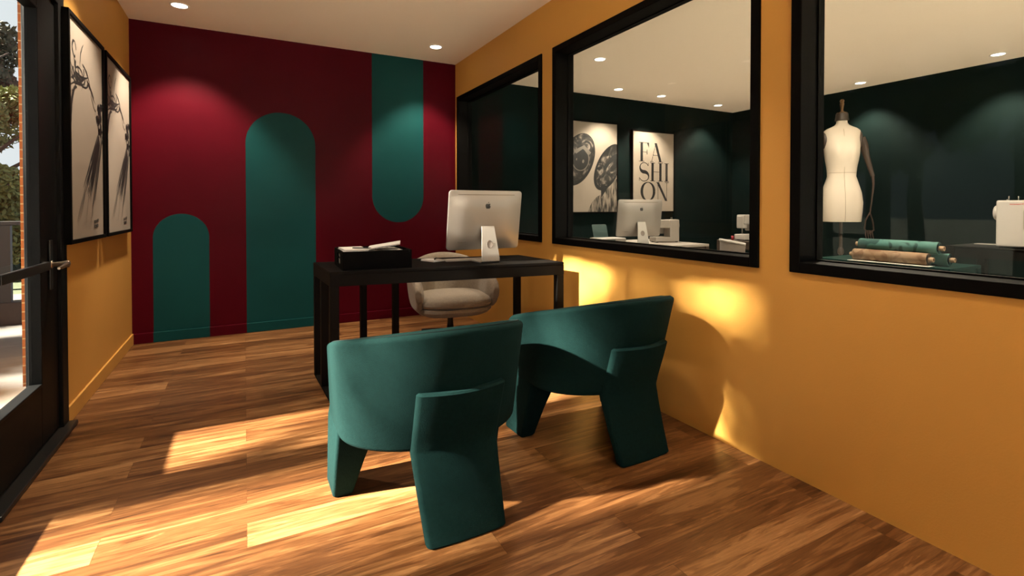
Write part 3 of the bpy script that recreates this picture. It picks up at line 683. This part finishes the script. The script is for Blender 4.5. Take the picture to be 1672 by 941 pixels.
# ------------------------------------------------------------ desktop computer
LOGO = [(0, .30), (.10, .33), (.22, .37), (.34, .345), (.43, .27), (.36, .20), (.335, .09), (.37, -.02), (.46, -.09), (.40, -.25), (.29, -.40), (.18, -.45), (.08, -.41), (0, -.40), (-.09, -.42), (-.19, -.46), (-.30, -.39), (-.40, -.22), (-.45, -.02), (-.44, .16), (-.36, .29), (-.24, .355), (-.12, .34)]
LEAF = [(.0, .40), (.01, .50), (.07, .60), (.17, .66), (.175, .56), (.11, .46)]
def computer(label, loc, rz, W=.54, Hh=.405, zc=.285, tilt=-9):
    """back of the machine faces -Y; stand foot reaches towards +Y"""
    t = thing('desktop_computer', label, 'computer', loc, rz)
    bm = bmesh.new(); n = 30; m_ = 24; g = []
    def bulge(u, v):
        e = min(1, (1 - abs(u)) / .55); k = min(1, (1 - abs(v)) / .55)
        s = lambda q: q * q * (3 - 2 * q)
        return .030 * (s(e) * s(k)) ** .6
    Mt = Matrix.Translation((0, .035, zc)) @ Matrix.Rotation(R(tilt) * -1, 4, 'X')
    # rounded slab: rings growing from outline to centre, following the bulge
    ol = rrect(W / 2, Hh / 2, .022, 5)
    dense = []
    for i in range(len(ol)):
        p, q = Vector(ol[i]), Vector(ol[(i + 1) % len(ol)]); k = max(1, int((q - p).length / .03))
        for j in range(k): dense.append(p.lerp(q, j / k))
    rings = [[Mt @ Vector((p.x, .012, p.y)) for p in dense], [Mt @ Vector((p.x, 0.0, p.y)) for p in dense]]
    for s_ in (.985, .95, .9, .82, .72, .6, .45, .3, .15, .04):
        rings.append([Mt @ Vector((p.x * s_, -.001 - bulge(p.x * s_ / (W / 2), p.y * s_ / (Hh / 2)), p.y * s_)) for p in dense])
    loft(bm, rings); link('housing', bm, M['alu'], t, smooth=True)
    bm = bmesh.new(); prism(bm, [(p.x, p.y) for p in dense], .0121, .015, lambda x, y, z: Mt @ Vector((x * .995, z, y * .995))); link('screen', bm, M['dark_screen'], t)
    # logo
    bm = bmesh.new(); s_ = .042; lc = Hh * .255
    yb = lambda x, z: -.0025 - bulge(x / (W / 2), z / (Hh / 2))
    for sh in (LOGO, LEAF):
        vs = [bm.verts.new(Mt @ Vector((x * s_, yb(x * s_, lc + z * s_) - .0006, lc + z * s_))) for x, z in sh]; f = bm.faces.new(vs)
    bmesh.ops.triangulate(bm, faces=bm.faces[:]); link('logo', bm, M['blk_plastic'], t)
    # long vent line at the top, port row at the lower left
    bm = bmesh.new()
    for k in range(24):
        x0 = -W * .39 + k * W * .78 / 24; x1 = x0 + W * .78 / 24; z = Hh * .435
        vs = [bm.verts.new(Mt @ Vector((x, yb(x, z) + .0005 - (.0002), z + dz))) for x, dz in ((x0, -.002), (x1, -.002), (x1, .002), (x0, .002))]
        for v in vs: v.co += Vector((0, -.0008, 0))
        bm.faces.new(vs)
    link('vent_line', bm, M['beige_seam'], t)
    bm = bmesh.new()
    for k in range(5):
        x = -W * .36 + k * .012; z = -Hh * .36; c_ = Mt @ Vector((x, yb(x, z) - .0003, z)); box(bm, c_.x - .0045, c_.x + .0045, c_.y - .0008, c_.y + .002, c_.z - .0022, c_.z + .0022)
    link('port', bm, M['mesh'], t)
    # stand: bent plate with a hole
    def sheet(pts_yz, ws, name):
        bm = bmesh.new(); rings = []
        th = .0075
        for i, ((y, z), w_) in enumerate(zip(pts_yz, ws)):
            a_, b_ = pts_yz[max(i - 1, 0)], pts_yz[min(i + 1, len(pts_yz) - 1)]; dd = Vector((b_[0] - a_[0], b_[1] - a_[1])).normalized(); nn = Vector((-dd.y, dd.x)) * th / 2
            rings.append([(-w_ / 2, y + nn.x, z + nn.y), (w_ / 2, y + nn.x, z + nn.y), (w_ / 2, y - nn.x, z - nn.y), (-w_ / 2, y - nn.x, z - nn.y)])
        loft(bm, rings)
        return link(name, bm, M['alu_l'], t, smooth=True)
    o = sheet([(-.005, .245), (-.018, .20), (-.033, .13), (-.047, .06), (-.052, .03), (-.050, .014), (-.042, .0065), (-.03, .004), (.02, .004), (.07, .004), (.12, .004)],
              [.092, .098, .112, .125, .131, .134, .136, .137, .137, .137, .137], 'stand')
    bm = bmesh.new()
    lathe(bm, [(.001, .0), (.019, .0), (.021, .0008), (.023, .0), (.023, -.001), (.001, -.001)], 28)
    bmesh.ops.rotate(bm, verts=bm.verts, cent=(0, 0, 0), matrix=Matrix.Rotation(R(90 - 11), 3, 'X')); bmesh.ops.scale(bm, verts=bm.verts, vec=(1, 1, 1.25)); bmesh.ops.translate(bm, verts=bm.verts, vec=(0, -.0390, .125))
    link('cable_hole', bm, M['mesh'], t, smooth=True)
    return t
computer('silver desktop computer with its back to us on the black office desk', (1.452, 3.085, DZ), R(0))

# keyboard, notepad, mouse
kb = thing('keyboard', 'slim white keyboard lying on the black desk beside the silver computer stand', 'keyboard', (1.365, 3.27, DZ), R(-4))
link('case', B(-.15, .15, -.057, .057, 0, .009, bev=.003), M['white'], kb)
bm = bmesh.new()
for r_ in range(5):
    for c_ in range(13): box(bm, -.142 + c_ * .022, -.142 + c_ * .022 + .019, -.05 + r_ * .02, -.05 + r_ * .02 + .017, .009, .0115)
link('keys', bm, M['paper'], kb)
np_ = thing('notepad', 'small white notepad open on the black desk left of the keyboard', 'notepad', (1.155, 3.34, DZ), R(20))
link('pages', B(-.05, .05, -.07, .07, 0, .012, bev=.001), M['paper'], np_)
link('cover', B(-.052, .052, -.072, .072, -.0, .002), M['white'], np_)
bm = bmesh.new(); tube(bm, [(-.05, 0, .0), (.05, 0, 0), (.06, 0, 0)], [.0045, .0045, .0015], 10)
tag(link('pencil', bm, M['blk_plastic'], None, smooth=True, loc=(1.17, 3.335, DZ + .0168), rot=(0, 0, R(65))), 'short black pencil on the small notepad', 'pencil')

# ------------------------------------------------------------ teal barrel chairs
def horseshoe(s, a, bk, fwd):
    """point and outward normal along a horseshoe: s 0..1 from the left arm front round the back to the right arm front"""
    Ls, La = fwd, pi * math.sqrt((a * a + bk * bk) / 2); T = 2 * Ls + La; q = s * T
    if q < Ls or q > Ls + La:
        y = fwd - q if q < Ls else q - Ls - La; k = y / fwd; sg = -1 if q < Ls else 1
        return Vector((sg * a * (1 - .015 * k * k), y)), Vector((sg, a * .03 * k / fwd)).normalized()
    an = pi + pi * (q - Ls) / La
    return Vector((a * cos(an), bk * sin(an))), Vector((cos(an) / a, sin(an) / bk)).normalized()
CH_Z0 = .285
def barrel_chair(label, loc, rz=0):
    t = thing('barrel_armchair', label, 'armchair', loc, rz, 'teal barrel armchairs at the desk')
    # shell section with true-radius corners
    bm = bmesh.new(); rings = []; n = 72; th = .082; rc = .02
    def ztop(y): return .572 + .172 * min(1, max(0, (.27 - y) / .66)) ** .92
    for i in range(n + 1):
        s = i / n; yh = horseshoe(s, .365, .36, .265)[0].y; zt = ztop(yh); hh = (zt - CH_Z0) / 2
        ee = min(i, n - i); sh = {0: .016, 1: .004}.get(ee, 0)
        s2 = s if ee > 0 else s
        ring = []
        for (px, pz) in rrect(th / 2 - sh, hh - sh, rc, 5):
            zz = CH_Z0 + hh + pz; t_ = (zz - CH_Z0) / .46
            p, nn = horseshoe(s2, .352 + .020 * t_, .262 + .155 * t_, .265)
            p = p - nn * (th / 2 + px); ring.append((p.x, p.y, zz))
        rings.append(ring)
    loft(bm, rings); link('shell', bm, M['teal'], t, smooth=True)
    # piping just inside the outer top edge
    for (off, nm) in ((.010, 'piping'),):
        bm = bmesh.new(); pts = []
        for i in range(2, n - 1):
            s = i / n; yh = horseshoe(s, .365, .36, .265)[0].y; zz = ztop(yh); t_ = (zz - CH_Z0) / .46
            p, nn = horseshoe(s, .352 + .020 * t_, .262 + .155 * t_, .265); p = p - nn * .021; pts.append((p.x, p.y, zz + .0006))
        tube(bm, pts, .0022, 6); link(nm, bm, M['teal_seam'], t, smooth=True)
    # seat block and cushion, D-shaped
    def dshape(a, bk, f, n_=24, r=.03):
        pts = [(-a + r, f), (-a, f - r)]
        pts += [(a * cos(pi + pi * k / n_), bk * sin(pi + pi * k / n_)) for k in range(n_ + 1)]
        pts += [(a, f - r), (a - r, f)]
        return pts
    bm = bmesh.new(); rings = []
    for z, k in ((CH_Z0 + .004, .95), (CH_Z0 + .012, 1), (.345, 1.02)):
        rings.append([(x * k, y * k, z) for x, y in dshape(.275, .19, .255)])
    loft(bm, rings); link('seat_base', bm, M['teal'], t, smooth=True)
    bm = bmesh.new(); rings = []
    for z, k in ((.348, .955), (.352, .985), (.37, 1.0), (.41, 1.0), (.432, .985), (.443, .95), (.449, .8), (.452, .5), (.453, .1)):
        rings.append([(x * k, y * k, z) for x, y in dshape(.281, .215, .285)])
    loft(bm, rings); link('seat_cushion', bm, M['teal'], t, smooth=True)
    # front legs: tapered slabs under the arm fronts
    for sx in (-1, 1):
        bm = bmesh.new(); rings = []
        for z, xi, y0, y1, xo in ((0, .282, .120, .275, .350), (.008, .276, .113, .282, .355), (.14, .240, .08, .274, .354), (CH_Z0, .20, .03, .268, .352), (.33, .20, .03, .258, .346)):
            rings.append([(sx * ((xi + xo) / 2 + px), (y0 + y1) / 2 + py, z) for px, py in rrect((xo - xi) / 2, (y1 - y0) / 2, .013, 4)])
        loft(bm, rings); link('leg', bm, M['teal'], t, smooth=True)
    # rear leg: bent slab laid against the outside of the shell
    bm = bmesh.new(); prof = [(-.360, 0), (-.359, .008), (-.327, .12), (-.303, .22), (-.290, .285), (-.290, .30), (-.305, .345), (-.342, .44), (-.368, .512), (-.370, .519)]
    rings = []; W_ = .163; T_ = .047
    for j, (y, z) in enumerate(prof):
        k = .012 + .028 * (z / .55); sh = .006 if j in (0, len(prof) - 1) else 0
        w2 = W_ - .004 + .004 * abs(z - .29) / .29
        ring = []
        for px, py in rrect(w2 - sh, T_ / 2 - sh, .014, 4): ring.append((px, y + T_ / 2 + py + k * (px / W_) ** 2, z))
        rings.append(ring)
    # subdivide across the width for curvature
    def dense(r):
        out = []
        for i in range(len(r)):
            p, q = Vector(r[i]), Vector(r[(i + 1) % len(r)]); m_ = 10 if (p - q).length > .1 else 1
            for j in range(m_): out.append(p.lerp(q, j / m_))
        return out
    rr2 = []
    for j, (y, z) in enumerate(prof):
        k = .010 + .030 * (z / .55); sh = .007 if j in (0, len(prof) - 1) else 0
        wz = W_ - .017 * max(0, 1 - z / .29); xo_ = .010 * max(0, 1 - z / .29)
        base = [Vector((px + xo_, py, 0)) for px, py in rrect(wz - sh, T_ / 2 - sh, .014, 4)]
        rr2.append([(p.x, y + T_ / 2 + p.y + k * (p.x / W_) ** 2, z) for p in dense(base)])
    loft(bm, rr2); link('rear_leg', bm, M['teal'], t, smooth=True, loc=(.012, 0, 0))
    return t
barrel_chair('teal upholstered barrel armchair in front, nearer the glazed door', (.652, 1.93, 0), R(0))
barrel_chair('teal upholstered barrel armchair beside the yellow wall', (1.555, 2.045, 0), R(2))

# ------------------------------------------------------------ beige swivel chair
def swivel_chair(label, loc, rz):
    """seat faces -Y"""
    t = thing('swivel_armchair', label, 'office chair', loc, rz)
    bm = bmesh.new(); rings = []; n = 60; th = .085
    for i in range(n + 1):
        s = i / n; p0, nn0 = horseshoe(s, .33, .27, .25)
        q = min(s, 1 - s) * 2           # 0 arm front .. 1 back centre
        f = q * q * (3 - 2 * q)
        zt = .575 + .165 * f; zb_ = .305 - .01 * f
        if q < .22: k = q / .22; k2 = math.sqrt(max(0, 1 - (1 - k) ** 2)); zt = .44 + (zt - .44) * (.35 + .65 * k2); zb_ = .42 + (zb_ - .42) * (.2 + .8 * k2)
        hh = (zt - zb_) / 2; w_ = th * (.5 + .5 * min(1, q / .12 + .1)) / 2
        ring = []
        for k in range(20):
            a_ = 2 * pi * k / 20; cx_, cz = cos(a_), sin(a_)
            px = w_ * (abs(cx_) ** .7) * (1 if cx_ > 0 else -1); pz = hh * (abs(cz) ** .75) * (1 if cz > 0 else -1)
            zz = (zt + zb_) / 2 + pz; t_ = (zz - .31) / .45
            p, nn = horseshoe(s, .31 + .05 * t_, .24 + .09 * t_, .25); p = p - nn * (w_ + px)
            ring.append((p.x, -p.y, zz))
        rings.append(ring)
    loft(bm, rings); link('shell', bm, M['beige'], t, smooth=True)
    for (nm, zs, m_) in (('seat_cushion', ((.345, .9), (.352, .985), (.37, 1.02), (.395, 1.01), (.415, .95), (.428, .82), (.436, .5), (.438, .1)), 'beige'), ('seat_base', ((.265, .62), (.272, .80), (.288, .92), (.315, 1.0), (.338, 1.0), (.344, .95)), 'beige')):
        bm = bmesh.new(); rings = []
        for z, k in zs:
            pts = []
            for j in range(48):
                a_ = 2 * pi * j / 48; x = .29 * (abs(cos(a_)) ** .62) * (1 if cos(a_) > 0 else -1); y = .285 * (abs(sin(a_)) ** .62) * (1 if sin(a_) > 0 else -1)
                pts.append((x * k, -.03 + y * k, z))
            rings.append(pts)
        loft(bm, rings); link(nm, bm, M[m_], t, smooth=True)
    bm = bmesh.new(); tube(bm, [(0, -.0, zz) for zz in (.264, .2, .09)], [.024, .022, .03], 14); box(bm, -.09, .09, -.09, .09, .252, .267, bev=.005); box(bm, .07, .18, -.01, .01, .248, .258, bev=.003)
    link('column', bm, M['blk_plastic'], t)
    for k in range(5):
        a_ = R(54 + 72 * k); c_, s_ = cos(a_), sin(a_)
        bm = bmesh.new(); tube(bm, [(.01 * c_, .01 * s_, .105), (.15 * c_, .15 * s_, .09), (.29 * c_, .29 * s_, .07)], [.02, .016, .012], 10)
        lg = link('base_arm', bm, M['blk_plastic'], t, smooth=True)
        bm = bmesh.new(); cyl(bm, (.29 * c_ - .018 * s_, .29 * s_ + .018 * c_, .027), (.29 * c_ + .018 * s_, .29 * s_ - .018 * c_, .027), .027, n=18); tube(bm, [(.29 * c_, .29 * s_, .03), (.29 * c_, .29 * s_, .075)], .008, 8)
        link('caster', bm, M['blk_plastic'], lg)
    t.scale = (1.07, 1.04, 1)
    return t
swivel_chair('light beige boucle swivel armchair behind the black desk', (1.515, 3.95, 0), R(-6))

# ------------------------------------------------------------ sewing room furniture
def table(name, label, cat, x0, x1, y0, y1, z, m, top=.03, apron=.05, leg=.05, mtop=None, inset=0):
    t = thing(name, label, cat, ((x0 + x1) / 2, (y0 + y1) / 2, 0)); a_, b_ = (x1 - x0) / 2, (y1 - y0) / 2
    link('table_top', B(-a_, a_, -b_, b_, z - top, z, bev=.003), mtop or m, t)
    bm = bmesh.new(); k = .012 + inset; za, zb_ = z - top - apron, z - top
    box(bm, -a_ + k, a_ - k, -b_ + k, -b_ + k + .02, za, zb_); box(bm, -a_ + k, a_ - k, b_ - k - .02, b_ - k, za, zb_); box(bm, -a_ + k, -a_ + k + .02, -b_ + k, b_ - k, za, zb_); box(bm, a_ - k - .02, a_ - k, -b_ + k, b_ - k, za, zb_)
    link('apron', bm, m, t)
    for sx in (-1, 1):
        for sy in (-1, 1):
            cx, cy = sx * (a_ - leg / 2 - inset), sy * (b_ - leg / 2 - inset)
            link('leg', B(cx - leg / 2, cx + leg / 2, cy - leg / 2, cy + leg / 2, 0, z - top, bev=.003), m, t)
    return t
# right: black sewing table with white machine
table('sewing_table', 'black sewing table under the white machine at the right edge', 'table', 5.00, 5.62, .75, 1.94, .83, M['desk'], top=.012, apron=.075, leg=.06)
def sewing_machine(label, loc, rz, s=1.0, m='white', red=True, group=None):
    """back faces -X, needle end at -Y, wheel end at +Y"""
    t = thing('sewing_machine', label, 'sewing machine', loc, rz, group)
    m = M[m]
    def sc(bm):
        bmesh.ops.scale(bm, verts=bm.verts, vec=(s, s, s)); return bm
    bm = bmesh.new()
    box(bm, -.09, .09, .03, .20, .01, .36, bev=.012, seg=3)                     # column
    box(bm, -.075, .075, -.22, .05, .225, .358, bev=.014, seg=3)                # arm
    link('body', sc(bm), m, t)
    bm = bmesh.new(); box(bm, -.095, .095, -.24, .03, .01, .085, bev=.01, seg=3); link('bed', sc(bm), m, t)
    bm = bmesh.new(); box(bm, -.06, .06, -.235, -.15, .17, .34, bev=.012, seg=3); link('needle_head', sc(bm), m, t)
    bm = bmesh.new(); cyl(bm, (0, -.19, .10), (0, -.19, .17), .006, n=10); box(bm, -.02, .02, -.205, -.175, .088, .096); link('needle_bar', sc(bm), M['alu'], t)
    bm = bmesh.new(); lathe(bm, [(.001, 0), (.05, 0), (.058, .006), (.058, .022), (.052, .03), (.001, .032)], 28)
    bmesh.ops.rotate(bm, verts=bm.verts, cent=(0, 0, 0), matrix=Matrix.Rotation(R(-90), 3, 'X')); bmesh.ops.translate(bm, verts=bm.verts, vec=(0, .20, .265)); link('hand_wheel', sc(bm), m, t, smooth=True)
    bm = bmesh.new(); prism(bm, [(y, z) for y, z in rrect(.05, .085, .025, 5, -.005, .215)], -.0935, -.088, lambda x, y, z: (z, x, y))
    link('recessed_panel', sc(bm), M['cream'], t)
    bm = bmesh.new(); cyl(bm, (-.03, .145, .35), (-.03, .145, .392), .003, n=8); cyl(bm, (.0, .10, .35), (.0, .10, .392), .003, n=8); cyl(bm, (.02, .17, .35), (.02, .17, .37), .004, n=8); bm.free()
    for (px_, py_, pz_) in ((-.03, .145, .392), (.0, .10, .392), (.02, .17, .37)):
        bm = bmesh.new(); cyl(bm, (px_, py_, .35), (px_, py_, pz_), .003, n=8); link('spool_pin', sc(bm), M['alu'], t)
    if red:
        bm = bmesh.new(); rnd = random.Random(2)
        for k in range(11): box(bm, -.0912, -.0898, .115 - k * .0085, .1205 - k * .0085, .329 - (.002 if k < 7 else 0), .3335 + (.002 if k > 7 else 0))
        link('red_lettering', sc(bm), M['redtxt'], t)
    for yy_ in (-.2, .17):
        for xx_ in (-.055, .055): link('rubber_foot', sc(B(xx_ - .015, xx_ + .015, yy_ - .015, yy_ + .015, 0, .011)), M['blk_plastic'], t)
    return t
sewing_machine('large white sewing machine with red lettering on the black table at the right edge', (5.14, 1.45, .83), 0, 1.0)
bm = B(-.03, .03, -.11, .11, 0, .006, bev=.002)
tag(link('metal_ruler', bm, M['alu'], None, loc=(5.4, 1.78, .83)), 'flat metal tool lying behind the white sewing machine', 'ruler')
# beige stool behind the table
st = thing('upholstered_chair', 'beige upholstered chair behind the black sewing table', 'chair', (6.05, 1.42, 0))
link('seat', B(-.24, .24, -.24, .24, .40, .50, bev=.03, seg=3), M['beige'], st)
link('backrest', B(.18, .26, -.24, .24, .5, .80, bev=.03, seg=3), M['beige'], st)
for sx in (-1, 1):
    for sy in (-1, 1): bm = bmesh.new(); cyl(bm, (sx * .2, sy * .2, 0), (sx * .19, sy * .19, .405), .012, .018, n=12); link('leg', bm, M['darkwood'], st)

# cutting table and rolls
table('cutting_table', 'low teal-topped cutting table under the fabric rolls', 'table', 3.93, 4.38, 1.50, 2.34, .748, M['tealtop'], top=.02, apron=.04, leg=.05)
def roll(label, x, z, y0, y1, r, m, grp='fabric rolls on the cutting table', sl=0):
    t = thing('fabric_roll', label, 'fabric roll', (x, (y0 + y1) / 2, z), 0, grp); l = (y1 - y0) / 2
    bm = bmesh.new(); n = 40; rings = []
    for yy_, k in ((-l, .97), (-l + .003, 1), (l - .003, 1), (l, .97)):
        rings.append([(r * k * (1 + .012 * (j / n)) * cos(2 * pi * j / n), yy_, r * k * (1 + .012 * (j / n)) * sin(2 * pi * j / n)) for j in range(n)])
    loft(bm, rings); link('fabric', bm, m, t, smooth=True)
    # spiral edge on the near end
    bm = bmesh.new(); pts = []
    for j in range(90):
        a_ = j * .32; rr_ = .018 + (r - .022) * j / 90; pts.append((rr_ * cos(a_), -l - .0008, rr_ * sin(a_)))
    tube(bm, pts, .0012, 4); link('rolled_edge', bm, M['teal_seam'] if m != M['roll_tan'] else M['darkwood'], t)
    for s_ in (-1, 1):
        bm = bmesh.new(); ex = .028
        lathe_pts = [(.010, s_ * (l - .01)), (.016, s_ * (l - .01)), (.016, s_ * (l + ex)), (.010, s_ * (l + ex))]
        loft(bm, [[(q * cos(2 * pi * j / 20), y_, q * sin(2 * pi * j / 20)) for j in range(20)] for q, y_ in lathe_pts + lathe_pts[:1]], caps=False)
        link('cardboard_core', bm, M['card'], t, smooth=True)
    return t
RR = .042
roll('tan swirl-printed fabric roll at the bottom front of the little stack', 4.0, .748 + RR * 1.02, 1.64, 2.10, RR, M['roll_tan'])
roll('plain teal fabric roll at the bottom behind the tan one', 4.0 + RR * 2.08, .748 + RR * 1.02, 1.56, 2.04, RR, M['roll_teal'])
roll('teal leaf-printed fabric roll lying on top of the stack', 4.0 + RR * 1.0, .748 + RR * 2.82, 1.60, 2.08, RR, M['roll_teal'])
tag(link('white_board', B(-.06, .03, -.25, .25, -.001, .001), M['paper'], None, loc=(3.985, 1.86, .7495)), 'thin white board under the fabric rolls', 'board')

# dress form
def dress_form(loc, rz):
    t = thing('dress_form', 'cream linen dress form with dark neck cap on a wooden pole behind the fabric rolls', 'mannequin', loc, rz)
    # front faces -Y ; sections (z, half width, front depth, back depth, bust)
    sec = [(1.005, .205, .135, .135, 0), (1.02, .208, .14, .14, 0), (1.10, .218, .148, .152, 0), (1.18, .222, .148, .155, 0), (1.27, .208, .136, .142, 0), (1.35, .178, .116, .115, 0), (1.42, .150, .102, .095, 0), (1.455, .145, .10, .092, 0),
           (1.50, .150, .105, .095, .1), (1.57, .165, .115, .10, .55), (1.63, .175, .118, .102, 1), (1.69, .180, .112, .102, .75), (1.75, .182, .098, .10, .25), (1.80, .188, .082, .098, .05), (1.84, .182, .07, .09, 0), (1.862, .150, .058, .078, 0), (1.878, .105, .052, .062, 0), (1.892, .072, .05, .052, 0), (1.91, .056, .047, .047, 0), (1.935, .053, .045, .045, 0)]
    sec = [(z, w_ * (.80 if z > 1.45 else .76), f_ * .86, b_ * .86, bu) for z, w_, f_, b_, bu in sec]
    bm = bmesh.new(); rings = []; n = 48
    for z, w_, f_, b_, bu in sec:
        ring = []
        for j in range(n):
            a_ = 2 * pi * j / n; c_, s_ = cos(a_), sin(a_); w_ = w_; x = w_ * (abs(c_) ** .85) * (1 if c_ >= 0 else -1)
            y = (f_ if s_ < 0 else b_) * (abs(s_) ** .9) * (1 if s_ >= 0 else -1)
            if s_ < 0: y -= bu * .042 * sum(math.exp(-((x - m_) / .05) ** 2) for m_ in (-.064, .064))
            ring.append((x, y, z))
        rings.append(ring)
    loft(bm, rings); link('torso', bm, M['linen'], t, smooth=True)
    # seams
    bm = bmesh.new()
    def front_y(z):
        for (z0, _, f0, _, _), (z1, _, f1, _, _) in zip(sec[:-1], sec[1:]):
            if z0 <= z <= z1: return -(f0 + (f1 - f0) * (z - z0) / (z1 - z0))
        return -.1
    tube(bm, [(0, front_y(z) - .0008 - 0, z) for z in [1.01 + .02 * k for k in range(43)]], .0016, 5)
    z, w_, f_, b_ = 1.452, .1455 * .785, .1005 * .86, .0925 * .86
    tube(bm, [((w_ + .0005) * (abs(cos(q)) ** .85) * (1 if cos(q) >= 0 else -1), (f_ if sin(q) < 0 else b_) * (abs(sin(q)) ** .9) * (1 if sin(q) >= 0 else -1) * 1.008, z) for q in [2 * pi * j / 48 for j in range(49)]], .0016, 5)
    link('seam', bm, M['beige_seam'], t)
    bm = bmesh.new(); lathe(bm, [(.052, 1.933), (.056, 1.936), (.05, 1.985), (.048, 2.0), (.001, 2.003)], 24); link('neck_cap', bm, M['darkwood'], t, smooth=True)
    bm = bmesh.new(); lathe(bm, [(.040, 2.0), (.042, 2.008), (.016, 2.014), (.011, 2.03), (.014, 2.06), (.019, 2.09), (.014, 2.10), (.02, 2.115), (.012, 2.13), (.001, 2.132)], 20); link('finial', bm, M['brass'], t, smooth=True)
    for sx in (-1, 1):
        # black armhole disc and jointed wooden arm
        bm = bmesh.new()
        rings = []
        for k, (off, q) in enumerate(((.118, 1.0), (.148, .98), (.157, .8), (.162, .3))):
            rings.append([(sx * off, .045 * q * cos(2 * pi * j / 24), 1.755 + .078 * q * sin(2 * pi * j / 24)) for j in range(24)])
        loft(bm, rings); tube(bm, [(sx * .15, .01, 1.77), (sx * .178, .01, 1.70), (sx * .20, .01, 1.60), (sx * .235, .0, 1.46), (sx * .247, .0, 1.42)], [.04, .036, .026, .018, .017], 12)
        ar = link('upper_arm', bm, M['darkwood'], t, smooth=True)
        bm = bmesh.new(); tube(bm, [(sx * .247, 0, 1.43), (sx * .25, -.01, 1.34), (sx * .235, -.02, 1.20), (sx * .218, -.03, 1.08)], [.013, .009, .006, .005], 8)
        link('forearm', bm, M['brownmetal'], ar, smooth=True)
        bm = bmesh.new(); tube(bm, [(sx * .218, -.03, 1.09), (sx * .185, -.03, 1.02), (sx * .178, -.03, .94), (sx * .212, -.03, .90), (sx * .25, -.03, .93), (sx * .242, -.03, 1.0), (sx * .218, -.03, 1.09)], .006, 6)
        for k in range(4): tube(bm, [(sx * (.188 + .015 * k), -.03, .93), (sx * (.186 + .019 * k), -.035, .88 - .008 * (k % 2)), (sx * (.19 + .018 * k), -.045, .85)], [.006, .005, .003], 6)
        link('hand', bm, M['brownmetal'], ar, smooth=True)
    bm = bmesh.new(); cyl(bm, (0, 0, .05), (0, 0, 1.0), .014, n=14); lathe(bm, [(.014, .70), (.024, .71), (.026, .74), (.018, .76), (.014, .77)], 16); lathe(bm, [(.014, .60), (.02, .61), (.02, .62), (.014, .63)], 16); link('pole', bm, M['darkwood'], t, smooth=True)
    bm = bmesh.new(); lathe(bm, [(.001, 0), (.18, 0), (.18, .012), (.16, .025), (.04, .04), (.02, .07), (.001, .07)], 32); link('base', bm, M['darkwood'], t, smooth=True)
    return t
dress_form((4.86, 2.67, 0), R(-46))

# second desk with computer
table('work_table', 'pale-topped work table with the second silver computer in the sewing room', 'table', 3.35, 4.50, 3.85, 4.80, .735, M['darkwood'], top=.025, apron=.05, mtop=M['cream'])
computer('silver desktop computer with its back to us, seen through the middle window', (3.745, 4.10, .735), R(-14), W=.52, Hh=.40)
pr = thing('flatbed_printer', 'low white desk device with a raised grey-teal panel left of the second computer', 'printer', (3.70, 4.60, .735), R(-4))
link('body', B(-.17, .17, -.12, .12, 0, .05, bev=.008), M['white'], pr)
link('drawer_front', B(-.15, .02, -.1225, -.119, .008, .036), M['greyteal'], pr)
bm = bmesh.new(); prism(bm, rrect(.10, .075, .018, 5, 0, .125), 0, .006, lambda x, y, z: (x - .03, .09 + z + (y - .05) * .3, y)); link('raised_panel', bm, M['greyteal'], pr)
sewing_machine('cream sewing machine just right of the second computer, seen through the middle window', (4.30, 4.30, .735), R(-100), .72, 'cream', red=False)
# third table: small white machine and a mesh chair at the right of the middle window
table('side_table', 'dark table carrying the small white sewing machine by the frame of the middle window', 'table', 5.10, 5.75, 3.70, 4.25, .74, M['darkwood'], top=.03, apron=.06)
sewing_machine('small white sewing machine partly hidden by the right frame of the middle window', (5.42, 3.99, .74), R(-100), .86, 'white', red=False)
bm = bmesh.new(); cyl(bm, (0, 0, 0), (0, 0, .05), .016, n=16)
tag(link('thread_cone', bm, M['red'], None, loc=(5.22, 4.12, .74)), 'red thread spool beside the small white sewing machine', 'thread')
mc = thing('mesh_chair', 'mesh-backed chair with a white rim in front of the dark side table', 'office chair', (4.70, 3.60, 0), R(60))
bm = bmesh.new(); rings = []
for i in range(25):
    a_ = R(-75 + 150 * i / 24); k = cos(a_ * .9)
    rings.append([(.24 * sin(a_) * q, .20 * cos(a_) + o_, z) for (q, o_, z) in ((1, 0, .80 * .94 + .05 * k - .02), (1.02, .008, .80 * .94 + .05 * k - .025), (.9, .01, .50), (.88, 0, .50))])
loft(bm, rings); link('backrest', bm, M['mesh'], mc, smooth=True)
bm = bmesh.new(); tube(bm, [(.245 * sin(R(-75 + 150 * i / 24)), .205 * cos(R(-75 + 150 * i / 24)), .737 + .05 * cos(R(-75 + 150 * i / 24) * .9)) for i in range(25)], .014, 10); link('rim', bm, M['white'], mc, smooth=True)
link('seat', B(-.22, .22, -.2, .2, .42, .48, bev=.025, seg=3), M['mesh'], mc)
bm = bmesh.new(); cyl(bm, (0, 0, .06), (0, 0, .43), .025, n=14); link('column', bm, M['blk_plastic'], mc)
for k in range(5):
    a_ = R(72 * k); bm = bmesh.new(); tube(bm, [(0, 0, .08), (.14 * cos(a_), .14 * sin(a_), .06), (.27 * cos(a_), .27 * sin(a_), .03)], [.02, .016, .03], 10); link('base_arm', bm, M['blk_plastic'], mc, smooth=True)
